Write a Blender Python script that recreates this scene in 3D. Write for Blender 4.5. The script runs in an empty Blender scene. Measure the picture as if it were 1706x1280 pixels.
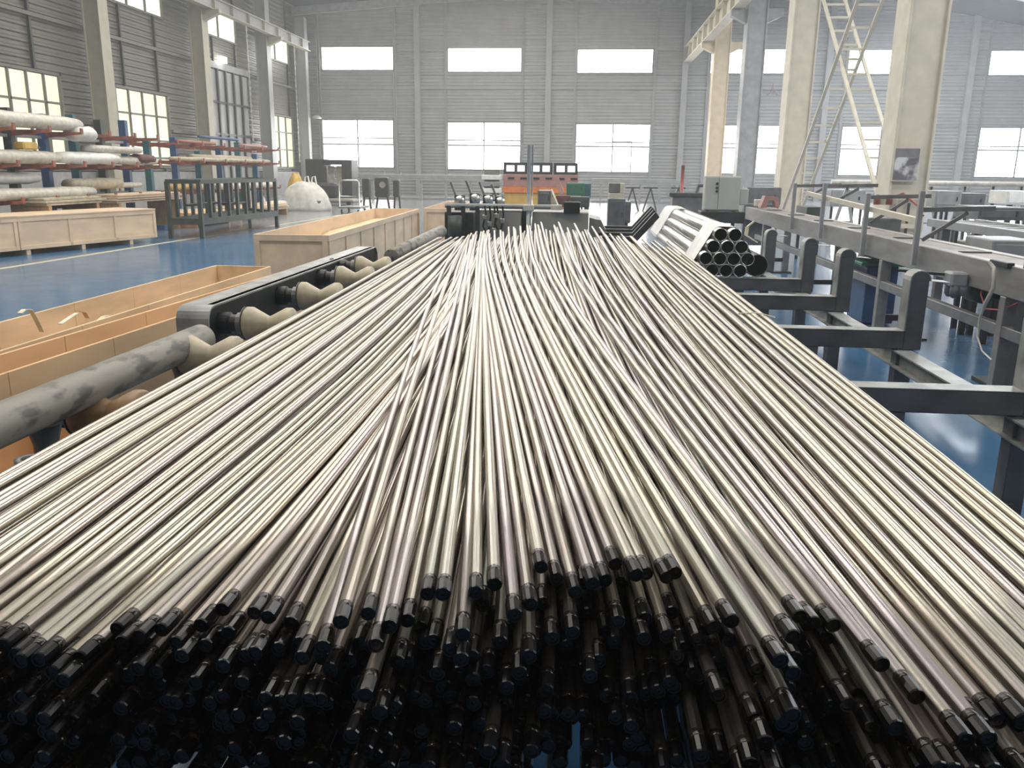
import bpy, math, random
import numpy as np
from mathutils import Vector, Matrix
random.seed(7)
PI = math.pi
C = bpy.context.scene.collection
S = bpy.context.scene

# ------------------------------------------------------------------ camera, world, light, exposure
F = 1400.0; CAMZ = 1.6
PITCH = math.atan(356.5/F); YAW = math.atan(117.6/F*math.cos(PITCH)); ROLL = 0.0125
sp, cp, sy, cy = math.sin(PITCH), math.cos(PITCH), math.sin(YAW), math.cos(YAW)
FWD = Vector((-sy*cp, cy*cp, -sp)); R0 = Vector((cy, sy, 0)); U0 = R0.cross(FWD)
RIGHT = R0*math.cos(ROLL) + U0*math.sin(ROLL); UP = U0*math.cos(ROLL) - R0*math.sin(ROLL)
cam_d = bpy.data.cameras.new('camera'); cam = bpy.data.objects.new('camera', cam_d); C.objects.link(cam)
m = Matrix((RIGHT, UP, -FWD)).transposed().to_4x4(); m.translation = Vector((0, 0, CAMZ)); cam.matrix_world = m
cam_d.sensor_width = 36; cam_d.lens = 36*F/1706; cam_d.clip_end = 300; cam_d.clip_start = 0.05
S.camera = cam
S.cycles.max_bounces = 7; S.cycles.diffuse_bounces = 3; S.cycles.glossy_bounces = 4; S.cycles.transparent_max_bounces = 8; S.cycles.volume_bounces = 0
w = bpy.data.worlds.new('sky'); S.world = w; w.use_nodes = True
w.node_tree.nodes['Background'].inputs[0].default_value = (0.75, 0.85, 1, 1)
w.node_tree.nodes['Background'].inputs[1].default_value = 0.6
vs_ = w.node_tree.nodes.new('ShaderNodeVolumeScatter'); vs_.inputs['Density'].default_value = 0.0045; vs_.inputs['Color'].default_value = (.9, .95, 1, 1); vs_.inputs['Anisotropy'].default_value = .3   # thin dust haze in the hall air
w.node_tree.links.new(vs_.outputs[0], w.node_tree.nodes['World Output'].inputs['Volume'])
S.view_settings.view_transform = 'Standard'; S.view_settings.look = 'None'; S.view_settings.gamma = 1
S.view_settings.use_curve_mapping = False; S.view_settings.exposure = 0.22
WINDOW_FAR = 9.0; SKYLIGHT = 2.5; SKY_Y = [4.5+8*i for i in range(6)]

def area_light(name, loc, sx, sy_, power, col, rot=(0, 0, 0)):
    l = bpy.data.lights.new(name, 'AREA'); l.shape = 'RECTANGLE'; l.size = sx; l.size_y = sy_; l.energy = power; l.color = col
    o = bpy.data.objects.new(name, l); o.location = loc; o.rotation_euler = rot; C.objects.link(o); return o

for i, y_ in enumerate(SKY_Y):      # daylight coming down through the translucent roof strips
    area_light('overhead_light', (-5.7, y_+1, 11.15), 15, 2.0, 780, (1.0, 0.95, 0.86))
    area_light('overhead_light', (15.5, y_+1, 10.2), 11, 3.2, 1050, (0.92, 0.96, 1.0))

area_light('overhead_light', (-2, -7, 11.2), 15, 2.0, 380, (1.0, 0.96, 0.9))  # unseen light added behind the camera to fill the dark front faces

def at(px, py, X=None, Y=None, Z=None):
    """a point of the photograph at a known distance or height"""
    d = FWD + RIGHT*((px-853)/F) + UP*((640-py)/F)
    if Z is not None: t = (Z-CAMZ)/d.z
    elif X is not None: t = X/d.x
    else: t = Y/d.y
    return Vector((0, 0, CAMZ)) + d*t

# ------------------------------------------------------------------ materials
def mat(name, col, rough=0.5, metal=0.0, var=0.12, scale=6.0, emit=None, estr=0, bump=0.0, stretch=None, spec=0.5, col2=None, alpha=1, coat=0, thresh=None, bscale=None):
    mt = bpy.data.materials.new(name); mt.use_nodes = True; nt = mt.node_tree; b = nt.nodes['Principled BSDF']
    b.inputs['Roughness'].default_value = rough; b.inputs['Metallic'].default_value = metal
    b.inputs['Specular IOR Level'].default_value = spec; b.inputs['Coat Weight'].default_value = coat
    if alpha < 1: b.inputs['Alpha'].default_value = alpha
    tc = nt.nodes.new('ShaderNodeTexCoord'); mp = nt.nodes.new('ShaderNodeMapping')
    nt.links.new(tc.outputs['Object'], mp.inputs[0])
    if stretch: mp.inputs['Scale'].default_value = stretch
    n = nt.nodes.new('ShaderNodeTexNoise'); n.inputs['Scale'].default_value = scale; n.inputs['Detail'].default_value = 5
    nt.links.new(mp.outputs[0], n.inputs[0])
    r = nt.nodes.new('ShaderNodeValToRGB'); nt.links.new(n.outputs['Fac'], r.inputs[0])
    c2 = col2 or tuple(c*(1-2.2*var) for c in col)
    c1 = col if col2 else tuple(min(1, c*(1+var)) for c in col)
    lo, hi = thresh or (0.3, 0.7)
    r.color_ramp.elements[0].position = lo; r.color_ramp.elements[0].color = (*c2, 1)
    r.color_ramp.elements[1].position = hi; r.color_ramp.elements[1].color = (*c1, 1)
    nt.links.new(r.outputs[0], b.inputs['Base Color'])
    if bump:
        bp = nt.nodes.new('ShaderNodeBump'); bp.inputs['Strength'].default_value = bump; bp.inputs['Distance'].default_value = 0.01
        nt.links.new(n.outputs['Fac'], bp.inputs['Height']); nt.links.new(bp.outputs[0], b.inputs['Normal'])
    if emit:
        b.inputs['Emission Color'].default_value = (*emit, 1); b.inputs['Emission Strength'].default_value = estr
    return mt

M = {}
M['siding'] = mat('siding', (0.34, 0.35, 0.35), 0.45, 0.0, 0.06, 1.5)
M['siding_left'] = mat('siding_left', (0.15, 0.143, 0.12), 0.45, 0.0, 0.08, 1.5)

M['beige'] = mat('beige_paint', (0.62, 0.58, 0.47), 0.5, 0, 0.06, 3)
M['beige_lit_warm'] = mat('beige_lit_warm', (0.72, 0.60, 0.42), 0.5, 0, 0.06, 3)  # beige with the yellowish light on one column put into its colour
M['greypaint'] = mat('grey_paint', (0.33, 0.34, 0.35), 0.45, 0, 0.1, 4)
M['midgrey'] = mat('mid_grey_metal', (0.22, 0.22, 0.22), 0.4, 0.3, 0.15, 6)
M['cradle'] = mat('cradle_paint', (0.12, 0.125, 0.135), 0.4, 0.0, 0.2, 5)
M['cradle_top'] = mat('cradle_worn', (0.36, 0.37, 0.36), 0.4, 0.1, 0.2, 9)
M['dark'] = mat('dark_steel', (0.035, 0.037, 0.04), 0.42, 0.2, 0.2, 8)
M['black'] = mat('black_rubber', (0.012, 0.012, 0.013), 0.35, 0, 0.1, 8)
M['cap'] = mat('cap_plastic', (0.004, 0.0035, 0.004), 0.25, 0, 0.1, 40, spec=0.32)
M['collar'] = mat('cap_collar', (0.03, 0.024, 0.02), 0.22, 0.3, 0.4, 160)
M['darkgreen'] = mat('dark_green_steel', (0.045, 0.06, 0.055), 0.45, 0.1, 0.2, 6)
M['green'] = mat('green_paint', (0.03, 0.17, 0.11), 0.45, 0, 0.12, 6)
M['teal'] = mat('teal_paint', (0.03, 0.14, 0.17), 0.5, 0, 0.12, 6)
M['blue'] = mat('blue_paint', (0.03, 0.10, 0.24), 0.45, 0, 0.15, 6)
M['orange'] = mat('orange_paint', (0.72, 0.22, 0.05), 0.45, 0, 0.1, 6)
M['redorange'] = mat('red_orange_paint', (0.33, 0.11, 0.075), 0.5, 0, 0.2, 8)
M['pink'] = mat('faded_red_paint', (0.42, 0.22, 0.20), 0.5, 0, 0.1, 6)
M['yellow'] = mat('yellow_paint', (0.65, 0.42, 0.10), 0.5, 0, 0.1, 6)
M['maroon'] = mat('maroon', (0.12, 0.03, 0.03), 0.6, 0, 0.2, 6)
M['white'] = mat('white_wrap', (0.62, 0.60, 0.53), 0.4, 0, 0.12, 9, bump=0.3)
M['whiteflat'] = mat('white_sheet', (0.72, 0.72, 0.68), 0.6, 0, 0.1, 5, bump=0.4)
M['paper'] = mat('kraft_wrap', (0.5, 0.45, 0.34), 0.6, 0, 0.15, 7, bump=0.3)
M['wood'] = mat('plywood', (0.80, 0.58, 0.35), 0.6, 0, 0.10, 2.2, stretch=(3, 0.5, 3))
M['wood2'] = mat('pale_plywood', (0.74, 0.57, 0.40), 0.6, 0, 0.08, 2.5, stretch=(2, 0.5, 2))
M['wood_orange'] = mat('pine_board', (0.78, 0.50, 0.26), 0.55, 0, 0.12, 2.0, stretch=(4, 0.35, 2))
M['wood_dark'] = mat('dark_board', (0.48, 0.30, 0.15), 0.6, 0, 0.15, 2.0, stretch=(4, 0.4, 2))  # darker brown for crate floors and board bearers
M['castpipe'] = mat('oxidised_pipe', (0.235, 0.222, 0.19), 0.5, 0.1, 0.1, 10, col2=(0.085, 0.082, 0.07), thresh=(0.38, 0.50), stretch=(2, .8, 2))
M['nylon'] = mat('cream_nylon', (0.55, 0.48, 0.34), 0.45, 0, 0.18, 9)
M['nylon2'] = mat('brown_nylon', (0.33, 0.20, 0.10), 0.45, 0, 0.2, 9)
M['chrome'] = mat('chrome', (0.75, 0.75, 0.72), 0.28, 1, 0.05, 8)
M['film'] = mat('film', (0.86, 0.87, 0.84), 0.3, 0, 0.06, 7, bump=0.4)
M['inner'] = mat('pipe_bore', (0.015, 0.014, 0.014), 0.4, 0.4, 0.1, 8)
M['line'] = mat('line_paint', (0.62, 0.58, 0.42), 0.4, 0, 0.1, 5)
M['roof'] = mat('roof_sheet', (0.035, 0.04, 0.052), 0.95, 0.0, 0.1, 2, spec=0.0)
M['screen'] = mat('monitor_screen', (0.7, 0.7, 0.7), 0.3, 0, 0.02, 5, emit=(0.9, 0.95, 1), estr=0.9)
M['lamp'] = mat('lamp_lens', (1, 1, 1), 0.3, 0, 0.0, 5, emit=(1, 1, .95), estr=6)
M['red'] = mat('red_paint', (0.4, 0.09, 0.07), 0.45, 0, 0.1, 6)
M['strap'] = mat('cream_strap', (0.75, 0.72, 0.55), 0.5, 0, 0.1, 8)
def emat(name, c, s):
    return mat(name, c, 0.2, 0, 0.0, 3, emit=c, estr=s)
M['pane_far'] = emat('pane_far', (1.0, 1.0, 1.0), WINDOW_FAR)
M['pane_left'] = mat('pane_left', (.2, .2, .18), .3, 0, 0, 3, emit=(0.95, 1.0, 0.70), estr=.86)
M['pane_leftup'] = mat('pane_left_upper', (.2, .2, .18), .3, 0, 0, 3, emit=(0.95, 1.0, 0.80), estr=1.2)
M['sky'] = emat('skylight_sheet', (1.0, 0.97, 0.90), SKYLIGHT)
M['sky'].cycles.emission_sampling = 'NONE'

def floor_mat():
    mt = bpy.data.materials.new('epoxy_floor'); mt.use_nodes = True; nt = mt.node_tree; b = nt.nodes['Principled BSDF']
    tc = nt.nodes.new('ShaderNodeTexCoord')
    n = nt.nodes.new('ShaderNodeTexNoise'); n.inputs['Scale'].default_value = 0.35; n.inputs['Detail'].default_value = 6
    nt.links.new(tc.outputs['Object'], n.inputs[0])
    r = nt.nodes.new('ShaderNodeValToRGB'); nt.links.new(n.outputs['Fac'], r.inputs[0])
    r.color_ramp.elements[0].position = 0.3; r.color_ramp.elements[0].color = (0.035, 0.12, 0.25, 1)
    r.color_ramp.elements[1].position = 0.75; r.color_ramp.elements[1].color = (0.075, 0.19, 0.34, 1)
    sx = nt.nodes.new('ShaderNodeSeparateXYZ'); nt.links.new(tc.outputs['Object'], sx.inputs[0])
    zy = nt.nodes.new('ShaderNodeMapRange'); zy.inputs['From Min'].default_value = 17; zy.inputs['From Max'].default_value = 27; nt.links.new(sx.outputs['Y'], zy.inputs['Value'])
    zx = nt.nodes.new('ShaderNodeMapRange'); zx.inputs['From Min'].default_value = 3.2; zx.inputs['From Max'].default_value = 6.5; nt.links.new(sx.outputs['X'], zx.inputs['Value'])
    mx_ = nt.nodes.new('ShaderNodeMath'); mx_.operation = 'MAXIMUM'; nt.links.new(zy.outputs[0], mx_.inputs[0]); nt.links.new(zx.outputs[0], mx_.inputs[1])
    cm_ = nt.nodes.new('ShaderNodeMix'); cm_.data_type = 'RGBA'; nt.links.new(mx_.outputs[0], cm_.inputs['Factor'])
    nt.links.new(r.outputs[0], cm_.inputs['A']); cm_.inputs['B'].default_value = (0.26, 0.27, 0.30, 1)
    nt.links.new(cm_.outputs['Result'], b.inputs['Base Color'])
    n2 = nt.nodes.new('ShaderNodeTexNoise'); n2.inputs['Scale'].default_value = 2.2; n2.inputs['Detail'].default_value = 4
    nt.links.new(tc.outputs['Object'], n2.inputs[0])
    mr = nt.nodes.new('ShaderNodeMapRange'); mr.inputs['To Min'].default_value = 0.12; mr.inputs['To Max'].default_value = 0.27
    nt.links.new(n2.outputs['Fac'], mr.inputs['Value']); nt.links.new(mr.outputs[0], b.inputs['Roughness'])
    bp = nt.nodes.new('ShaderNodeBump'); bp.inputs['Strength'].default_value = 0.10; bp.inputs['Distance'].default_value = 0.02
    nt.links.new(n2.outputs['Fac'], bp.inputs['Height']); nt.links.new(bp.outputs[0], b.inputs['Normal'])
    b.inputs['Specular IOR Level'].default_value = 0.75
    return mt
M['floor'] = floor_mat()

def rod_mat():
    mt = bpy.data.materials.new('polished_steel'); mt.use_nodes = True; nt = mt.node_tree; b = nt.nodes['Principled BSDF']
    b.inputs['Metallic'].default_value = 1.0
    oi = nt.nodes.new('ShaderNodeObjectInfo'); g = nt.nodes.new('ShaderNodeNewGeometry')
    ad = nt.nodes.new('ShaderNodeMath'); ad.operation = 'ADD'
    nt.links.new(oi.outputs['Random'], ad.inputs[0]); nt.links.new(g.outputs['Random Per Island'], ad.inputs[1])
    tc = nt.nodes.new('ShaderNodeTexCoord'); n = nt.nodes.new('ShaderNodeTexNoise'); n.inputs['Scale'].default_value = 1.3
    nt.links.new(tc.outputs['Object'], n.inputs[0])
    ml = nt.nodes.new('ShaderNodeMath'); ml.operation = 'MULTIPLY_ADD'; ml.inputs[1].default_value = 0.35
    nt.links.new(n.outputs['Fac'], ml.inputs[0]); nt.links.new(ad.outputs[0], ml.inputs[2])
    fr = nt.nodes.new('ShaderNodeMath'); fr.operation = 'FRACT'; nt.links.new(ml.outputs[0], fr.inputs[0])
    r = nt.nodes.new('ShaderNodeValToRGB'); nt.links.new(fr.outputs[0], r.inputs[0])
    cols = [(0, (0.516, 0.469, 0.385)), (0.2, (0.477, 0.422, 0.402)), (0.36, (0.559, 0.507, 0.422)), (0.5, (0.456, 0.465, 0.394)),
            (0.62, (0.516, 0.456, 0.365)), (0.76, (0.456, 0.401, 0.410)), (0.88, (0.516, 0.486, 0.418)), (1, (0.516, 0.469, 0.385))]
    e = r.color_ramp.elements
    e[0].position = 0; e[0].color = (*cols[0][1], 1); e[1].position = 1; e[1].color = (*cols[-1][1], 1)
    for p, c in cols[1:-1]:
        q = e.new(p); q.color = (*c, 1)
    nt.links.new(r.outputs[0], b.inputs['Base Color'])
    b.inputs['Roughness'].default_value = 0.30
    return mt
M['rod'] = rod_mat()

# ------------------------------------------------------------------ mesh builder
class MB:
    def __init__(s): s.v = []; s.f = []; s.m = []; s.sm = []
    def add(s, vs, fs, mi=0, smooth=False):
        o = len(s.v); s.v += [tuple(v) for v in vs]
        for f in fs: s.f.append(tuple(i+o for i in f)); s.m.append(mi); s.sm.append(smooth)
        return s
    def box(s, x0, x1, y0, y1, z0, z1, mi=0):
        v = [(x, y, z) for z in (z0, z1) for y in (y0, y1) for x in (x0, x1)]
        return s.add(v, [(0, 2, 3, 1), (4, 5, 7, 6), (0, 1, 5, 4), (2, 6, 7, 3), (0, 4, 6, 2), (1, 3, 7, 5)], mi)
    def cbox(s, x0, x1, y0, y1, z0, z1, c=0.01, mi=0):
        """box with chamfered edges"""
        pts = []
        for sx in (0, 1):
            for sy_ in (0, 1):
                for sz in (0, 1):
                    X, Y, Z = (x1 if sx else x0), (y1 if sy_ else y0), (z1 if sz else z0)
                    dx, dy, dz = (-c if sx else c), (-c if sy_ else c), (-c if sz else c)
                    pts += [(X, Y+dy, Z+dz), (X+dx, Y, Z+dz), (X+dx, Y+dy, Z)]
        I = lambda a, b, d, k: (a*4+b*2+d)*3+k
        fs = []
        fs += [(I(0,0,0,0), I(0,0,1,0), I(0,1,1,0), I(0,1,0,0)), (I(1,0,0,0), I(1,1,0,0), I(1,1,1,0), I(1,0,1,0))]
        fs += [(I(0,0,0,1), I(1,0,0,1), I(1,0,1,1), I(0,0,1,1)), (I(0,1,0,1), I(0,1,1,1), I(1,1,1,1), I(1,1,0,1))]
        fs += [(I(0,0,0,2), I(0,1,0,2), I(1,1,0,2), I(1,0,0,2)), (I(0,0,1,2), I(1,0,1,2), I(1,1,1,2), I(0,1,1,2))]
        for b in (0, 1):
            for d in (0, 1):
                fs.append((I(0,b,d,1), I(1,b,d,1), I(1,b,d,2), I(0,b,d,2)))
                fs.append((I(b,0,d,0), I(b,1,d,0), I(b,1,d,2), I(b,0,d,2)))
                fs.append((I(b,d,0,0), I(b,d,1,0), I(b,d,1,1), I(b,d,0,1)))
        for a in (0, 1):
            for b in (0, 1):
                for d in (0, 1): fs.append((I(a,b,d,0), I(a,b,d,1), I(a,b,d,2)))
        return s.add(pts, fs, mi)
    def bar(s, a, b, wx, wz=None, mi=0):
        """square bar between two points"""
        a, b = Vector(a), Vector(b); wz = wz or wx; d = (b-a).normalized()
        up = Vector((0, 0, 1)) if abs(d.z) < 0.95 else Vector((0, 1, 0))
        sd = d.cross(up).normalized(); u = sd.cross(d).normalized()
        v = [p + sd*(i*wx/2) + u*(j*wz/2) for p in (a, b) for i, j in ((-1,-1), (1,-1), (1,1), (-1,1))]
        return s.add(v, [(0,1,2,3), (7,6,5,4), (0,4,5,1), (1,5,6,2), (2,6,7,3), (3,7,4,0)], mi)
    def tube(s, pts, r, n=12, caps=True, mi=0, capmi=None):
        pts = [Vector(p) for p in pts]; rs = r if isinstance(r, (list, tuple)) else [r]*len(pts)
        vs = []; prev = None
        for i, p in enumerate(pts):
            d = (pts[min(i+1, len(pts)-1)] - pts[max(i-1, 0)]).normalized()
            if prev is None:
                up = Vector((0, 0, 1)) if abs(d.z) < 0.9 else Vector((1, 0, 0)); sd = d.cross(up).normalized()
            else: sd = (prev - d*prev.dot(d)).normalized()
            prev = sd; u = sd.cross(d)
            for k in range(n):
                a = 2*PI*k/n; vs.append(p + (sd*math.cos(a) + u*math.sin(a))*rs[i])
        fs = [(i*n+k, i*n+(k+1) % n, (i+1)*n+(k+1) % n, (i+1)*n+k) for i in range(len(pts)-1) for k in range(n)]
        s.add(vs, fs, mi, True)
        if caps:
            o = len(s.v)-len(vs); cm = mi if capmi is None else capmi
            s.f.append(tuple(range(o, o+n))); s.m.append(cm); s.sm.append(False)
            s.f.append(tuple(range(o+len(vs)-1, o+len(vs)-n-1, -1))); s.m.append(cm); s.sm.append(False)
        return s
    def lathe(s, prof, origin, axis, n=20, mi=0, smooth=True):
        """prof: (distance along axis, radius)"""
        a = Vector(axis).normalized(); up = Vector((0, 0, 1)) if abs(a.z) < 0.9 else Vector((1, 0, 0))
        e1 = a.cross(up).normalized(); e2 = e1.cross(a); o = Vector(origin); vs = []
        for t, r in prof:
            for k in range(n):
                q = 2*PI*k/n; vs.append(o + a*t + (e1*math.cos(q) + e2*math.sin(q))*r)
        fs = [(i*n+k, i*n+(k+1) % n, (i+1)*n+(k+1) % n, (i+1)*n+k) for i in range(len(prof)-1) for k in range(n)]
        fs += [tuple(range(n)), tuple(range(len(vs)-1, len(vs)-n-1, -1))]
        return s.add(vs, fs, mi, smooth)
    def prism(s, poly, a0, a1, axis='y', mi=0):
        """polygon extruded along an axis; poly in the two other axes"""
        def P(u, v, t): return {'y': (u, t, v), 'x': (t, u, v), 'z': (u, v, t)}[axis]
        n = len(poly); vs = [P(u, v, a0) for u, v in poly] + [P(u, v, a1) for u, v in poly]
        return s.add(vs, [tuple(range(n)), tuple(range(2*n-1, n-1, -1))] + [(k, k+n, (k+1) % n+n, (k+1) % n) for k in range(n)], mi)
    def build(s, name, mats, parent=None, loc=None, rz=0):
        me = bpy.data.meshes.new(name); me.from_pydata([tuple(v) for v in s.v], [], s.f)
        for mm in (mats if isinstance(mats, (list, tuple)) else [mats]): me.materials.append(mm)
        me.polygons.foreach_set('material_index', s.m); me.polygons.foreach_set('use_smooth', s.sm); me.update()
        o = bpy.data.objects.new(name, me); C.objects.link(o)
        if parent: o.parent = parent
        if loc is not None: o.location = loc
        o.rotation_euler.z = rz
        return o

def tag(o, label=None, cat=None, group=None, kind=None):
    if label: o['label'] = label
    if cat: o['category'] = cat
    if group: o['group'] = group
    if kind: o['kind'] = kind
    return o
def empty(name, loc=(0, 0, 0), rz=0, **k):
    o = bpy.data.objects.new(name, None); C.objects.link(o); o.location = loc; o.rotation_euler.z = rz; o.empty_display_size = 0.1
    return tag(o, **k)
def copy_tree(o, parent=None):
    c = o.copy(); C.objects.link(c)
    if parent: c.parent = parent
    for ch in list(o.children): copy_tree(ch, c)
    return c

# ------------------------------------------------------------------ the hall
XL, XR, YB, YF = -18.0, 34.0, -14.0, 54.0
tag(MB().box(XL-.5, XR+.5, YB-.5, YF+4, -0.3, 0).build('floor', M['floor']), kind='structure')

def free_rects(u0, u1, z0, z1, holes):
    zs = sorted({z0, z1} | {z for h in holes for z in h[2:] if z0 < z < z1})
    for a, b in zip(zs, zs[1:]):
        cut = sorted((h[0], h[1]) for h in holes if h[2] <= a+1e-6 and h[3] >= b-1e-6 and h[1] > u0 and h[0] < u1)
        p = u0
        for c0, c1 in cut:
            if c0 > p: yield (p, c0, a, b)
            p = max(p, c1)
        if p < u1: yield (p, u1, a, b)

def corrugated(mb, u0, u1, z0, z1, T, pitch=0.25, depth=0.05):
    if T is TB: pitch = .19
    """horizontal trapezoid ribs; T maps (u, out, z) to a point"""
    prof = []; k = math.floor(z0/pitch)
    while k*pitch < z1:
        b = k*pitch
        for dz, d in ((0, 0), (0.4, 0), (0.56, depth), (0.84, depth)): prof.append((b+dz*pitch, d))
        k += 1
    prof.append((k*pitch, 0))
    pr = [(z0, 0.0)] + [(z, d) for z, d in prof if z0 < z < z1] + [(z1, 0.0)]
    vs = [T(u, d, z) for z, d in pr for u in (u0, u1)]
    mb.add(vs, [(2*i, 2*i+1, 2*i+3, 2*i+2) for i in range(len(pr)-1)])

def siding_wall(name, T, u0, u1, z0, z1, splits, holes, m_):
    """each sheet between the posts is a part of the wall"""
    root = tag(empty(name), kind='structure')
    us = [u0]+[s for s in splits if u0 < s < u1]+[u1]
    for a, b in zip(us, us[1:]):
        mb = MB()
        for r in free_rects(a, b, z0, z1, holes): corrugated(mb, *r, T)
        mb.build('siding_panel', m_, root)
    return root

# back wall (turned a little against the hall axis)
A0 = Vector((XL, YF, 0)); WR = math.radians(-1.8); WD = Vector((math.cos(WR), math.sin(WR), 0)); WN = Vector((math.sin(WR), -math.cos(WR), 0))
def TB(u, out, z): return A0 + WD*u + WN*out + Vector((0, 0, z))
def wall_u(px, py):
    d = FWD + RIGHT*((px-853)/F) + UP*((640-py)/F); t = (A0-Vector((0, 0, CAMZ))).dot(WN)/d.dot(WN)
    p = Vector((0, 0, CAMZ)) + d*t; return (p-A0).dot(WD), p.z
far_up = [(535, 77, 657, 118), (745, 79, 870, 121), (961, 81, 1089, 123), (1183, 81, 1317, 124), (1412, 82, 1546, 125), (1647, 83, 1790, 127)]
far_lo = [(537, 199, 657, 280), (745, 203, 868, 284), (958, 206, 1083, 288), (1176, 208, 1307, 291), (1398, 210, 1532, 294), (1626, 212, 1764, 297)]
holes = []
for q in far_up+far_lo:
    a = wall_u(q[0], q[1]); b = wall_u(q[2], q[3]); c = wall_u(q[0], q[3]); dd = wall_u(q[2], q[1])
    holes.append(((a[0]+c[0])/2, (b[0]+dd[0])/2, (c[1]+b[1])/2, (a[1]+dd[1])/2))
col_u = [wall_u(x, 285)[0] for x in (699, 911, 1131, 1362, 1592, 1830)]
WTOP = 14.5
back = siding_wall('wall_back', TB, 0, 52.4, 0, WTOP, col_u, holes, M['siding'])
mb = MB().box(0, 52.4, 0.1, 0.3, 0, WTOP)
# outer skin of the wall only around the openings
mb = MB()
for r in free_rects(0, 52.4, 0, WTOP, holes): mb.box(r[0], r[1], 0.06, 0.14, r[2], r[3])
for i, v in enumerate(mb.v): mb.v[i] = tuple(TB(v[0], -v[1], v[2]))
mb.build('outer_skin', M['greypaint'], back)
def wallbox(mb, u0, u1, o0, o1, z0, z1):
    n = len(mb.v); mb.box(u0, u1, o0, o1, z0, z1)
    for i in range(n, len(mb.v)): mb.v[i] = tuple(TB(*mb.v[i]))
for u in col_u:
    b = MB(); wallbox(b, u-.17, u+.17, .05, .09, 0, WTOP); wallbox(b, u-.17, u+.17, .33, .37, 0, WTOP); wallbox(b, u-.03, u+.03, .09, .33, 0, WTOP)
    b.build('wind_post', M['siding'], back)
for z in (3.0, 6.35, 9.2, 10.9):
    b = MB(); wallbox(b, 0, 52.4, .05, .12, z, z+.1); b.build('girt', M['siding'], back)
for hq in holes:
    b = MB()
    for u in (hq[0]-.12, hq[1]+.04):
        wallbox(b, u, u+.08, .04, .14, 0.4, 11.2)
    b.build('jamb_post', M['siding'], back)
for i, hq in enumerate(holes):
    wn = tag(empty('window_%d' % (i+1)), kind='structure'); b = MB(); t = .07
    u0, u1, z0, z1 = hq
    wallbox(b, u0, u1, -.06, .06, z0, z0+t); wallbox(b, u0, u1, -.06, .06, z1-t, z1)
    wallbox(b, u0, u0+t, -.06, .06, z0, z1); wallbox(b, u1-t, u1, -.06, .06, z0, z1)
    low = i >= 6; um = (u0+u1)/2; zm = z0+(z1-z0)*.62
    cells = [(u0+t, u1-t, z0+t, z1-t)]
    if low:
        wallbox(b, um-.04, um+.04, -.05, .05, z0, z1); wallbox(b, u0, u1, -.05, .05, zm-.035, zm+.035)
        cells = [(u0+t, um-.04, z0+t, zm-.035), (um+.04, u1-t, z0+t, zm-.035), (u0+t, um-.04, zm+.035, z1-t), (um+.04, u1-t, zm+.035, z1-t)]
    b.build('window_frame', M['midgrey'], wn)
    for c in cells:
        p = MB(); wallbox(p, c[0], c[1], -.02, -.005, c[2], c[3]); p.build('pane', M['pane_far'], wn)
# open casement standing out of window 9
b = MB(); g = holes[8]; cu = wall_u(1020, 235); cu2 = wall_u(1051, 287)
for a_, b_ in ((cu[0], cu[0]+.07), (cu2[0]-.07, cu2[0])): wallbox(b, a_, b_, .1, .16, cu2[1], cu[1])
wallbox(b, cu[0], cu2[0], .1, .16, cu[1]-.07, cu[1])
b.build('casement_frame', M['greypaint'], back)

# left wall
def TL(u, out, z): return Vector((XL+out, u, z))
def lw(px, py): p = at(px, py, X=XL); return p.y, p.z
lholes = []
def lrect(xa, ya, xb, yb, ytop2, ybot1):
    """left x with top/bottom, right x with top/bottom -> (Y0,Y1,z0,z1)"""
    a = lw(xa, ya); b = lw(xb, ytop2); return a, b
lspec = []
def lhole(Y0, Y1, z0, z1, kind): lholes.append((Y0, Y1, z0, z1)); lspec.append(kind)
# bays: columns about every 8 m
lhole(lw(-60, 100)[0], lw(97, 122)[0], 1.5, lw(95, 122)[1], 'lowwin')
lhole(lw(187, 142)[0], lw(277, 157)[0], 1.5, lw(230, 148)[1], 'lowwin')
lhole(lw(437, 190)[0], lw(486, 195)[0], 1.5, lw(460, 190)[1], 'lowwin')
lhole(lw(176, 0)[0], lw(270, 32)[0], lw(268, 33)[1], lw(268, 33)[1]+1.7, 'upwin')
lhole(lw(329, 40)[0], lw(392, 60)[0], lw(392, 76)[1], lw(392, 76)[1]+1.7, 'upwin')
lhole(lw(433, 90)[0], lw(480, 100)[0], lw(480, 110)[1], lw(480, 110)[1]+1.7, 'upwin')
lhole(lw(332, 150)[0], lw(412, 150)[0], 0.0, lw(330, 95)[1], 'door')
colY = [lw(152, 150)[0]-.4, lw(318, 150)[0]-.2, lw(428, 200)[0]-.2, 22.2, 14.2, 6.2, -1.8, -9.8]
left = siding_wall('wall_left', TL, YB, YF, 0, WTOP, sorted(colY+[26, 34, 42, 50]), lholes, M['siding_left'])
mb = MB()
for r in free_rects(YB, YF, 0, WTOP, lholes): mb.box(XL-.14, XL-.06, r[0], r[1], r[2], r[3])
mb.build('outer_skin', M['greypaint'], left)
for z in (3.0, 6.2, 9.0, 11.0):
    b = MB()
    for r in free_rects(YB, YF, z, z+.12, lholes): b.box(XL+.05, XL+.2, r[0], r[1], z, z+.12)
    b.build('girt', M['siding_left'], left)
b = MB()
for r in free_rects(YB, YF, 0, 1.35, lholes): b.box(XL+.06, XL+.22, r[0], r[1], r[2], r[3])
b.build('plinth_wall', M['greypaint'], left)
for Y in [c+d for c in sorted(colY) if c > 5 for d in (2.6, 5.3)]:
    b = MB()
    for r in free_rects(Y-.05, Y+.05, 0, WTOP, lholes): b.box(XL+.05, XL+.15, Y-.05, Y+.05, r[2], r[3])
    b.build('sag_rod', M['dark'], left)
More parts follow.
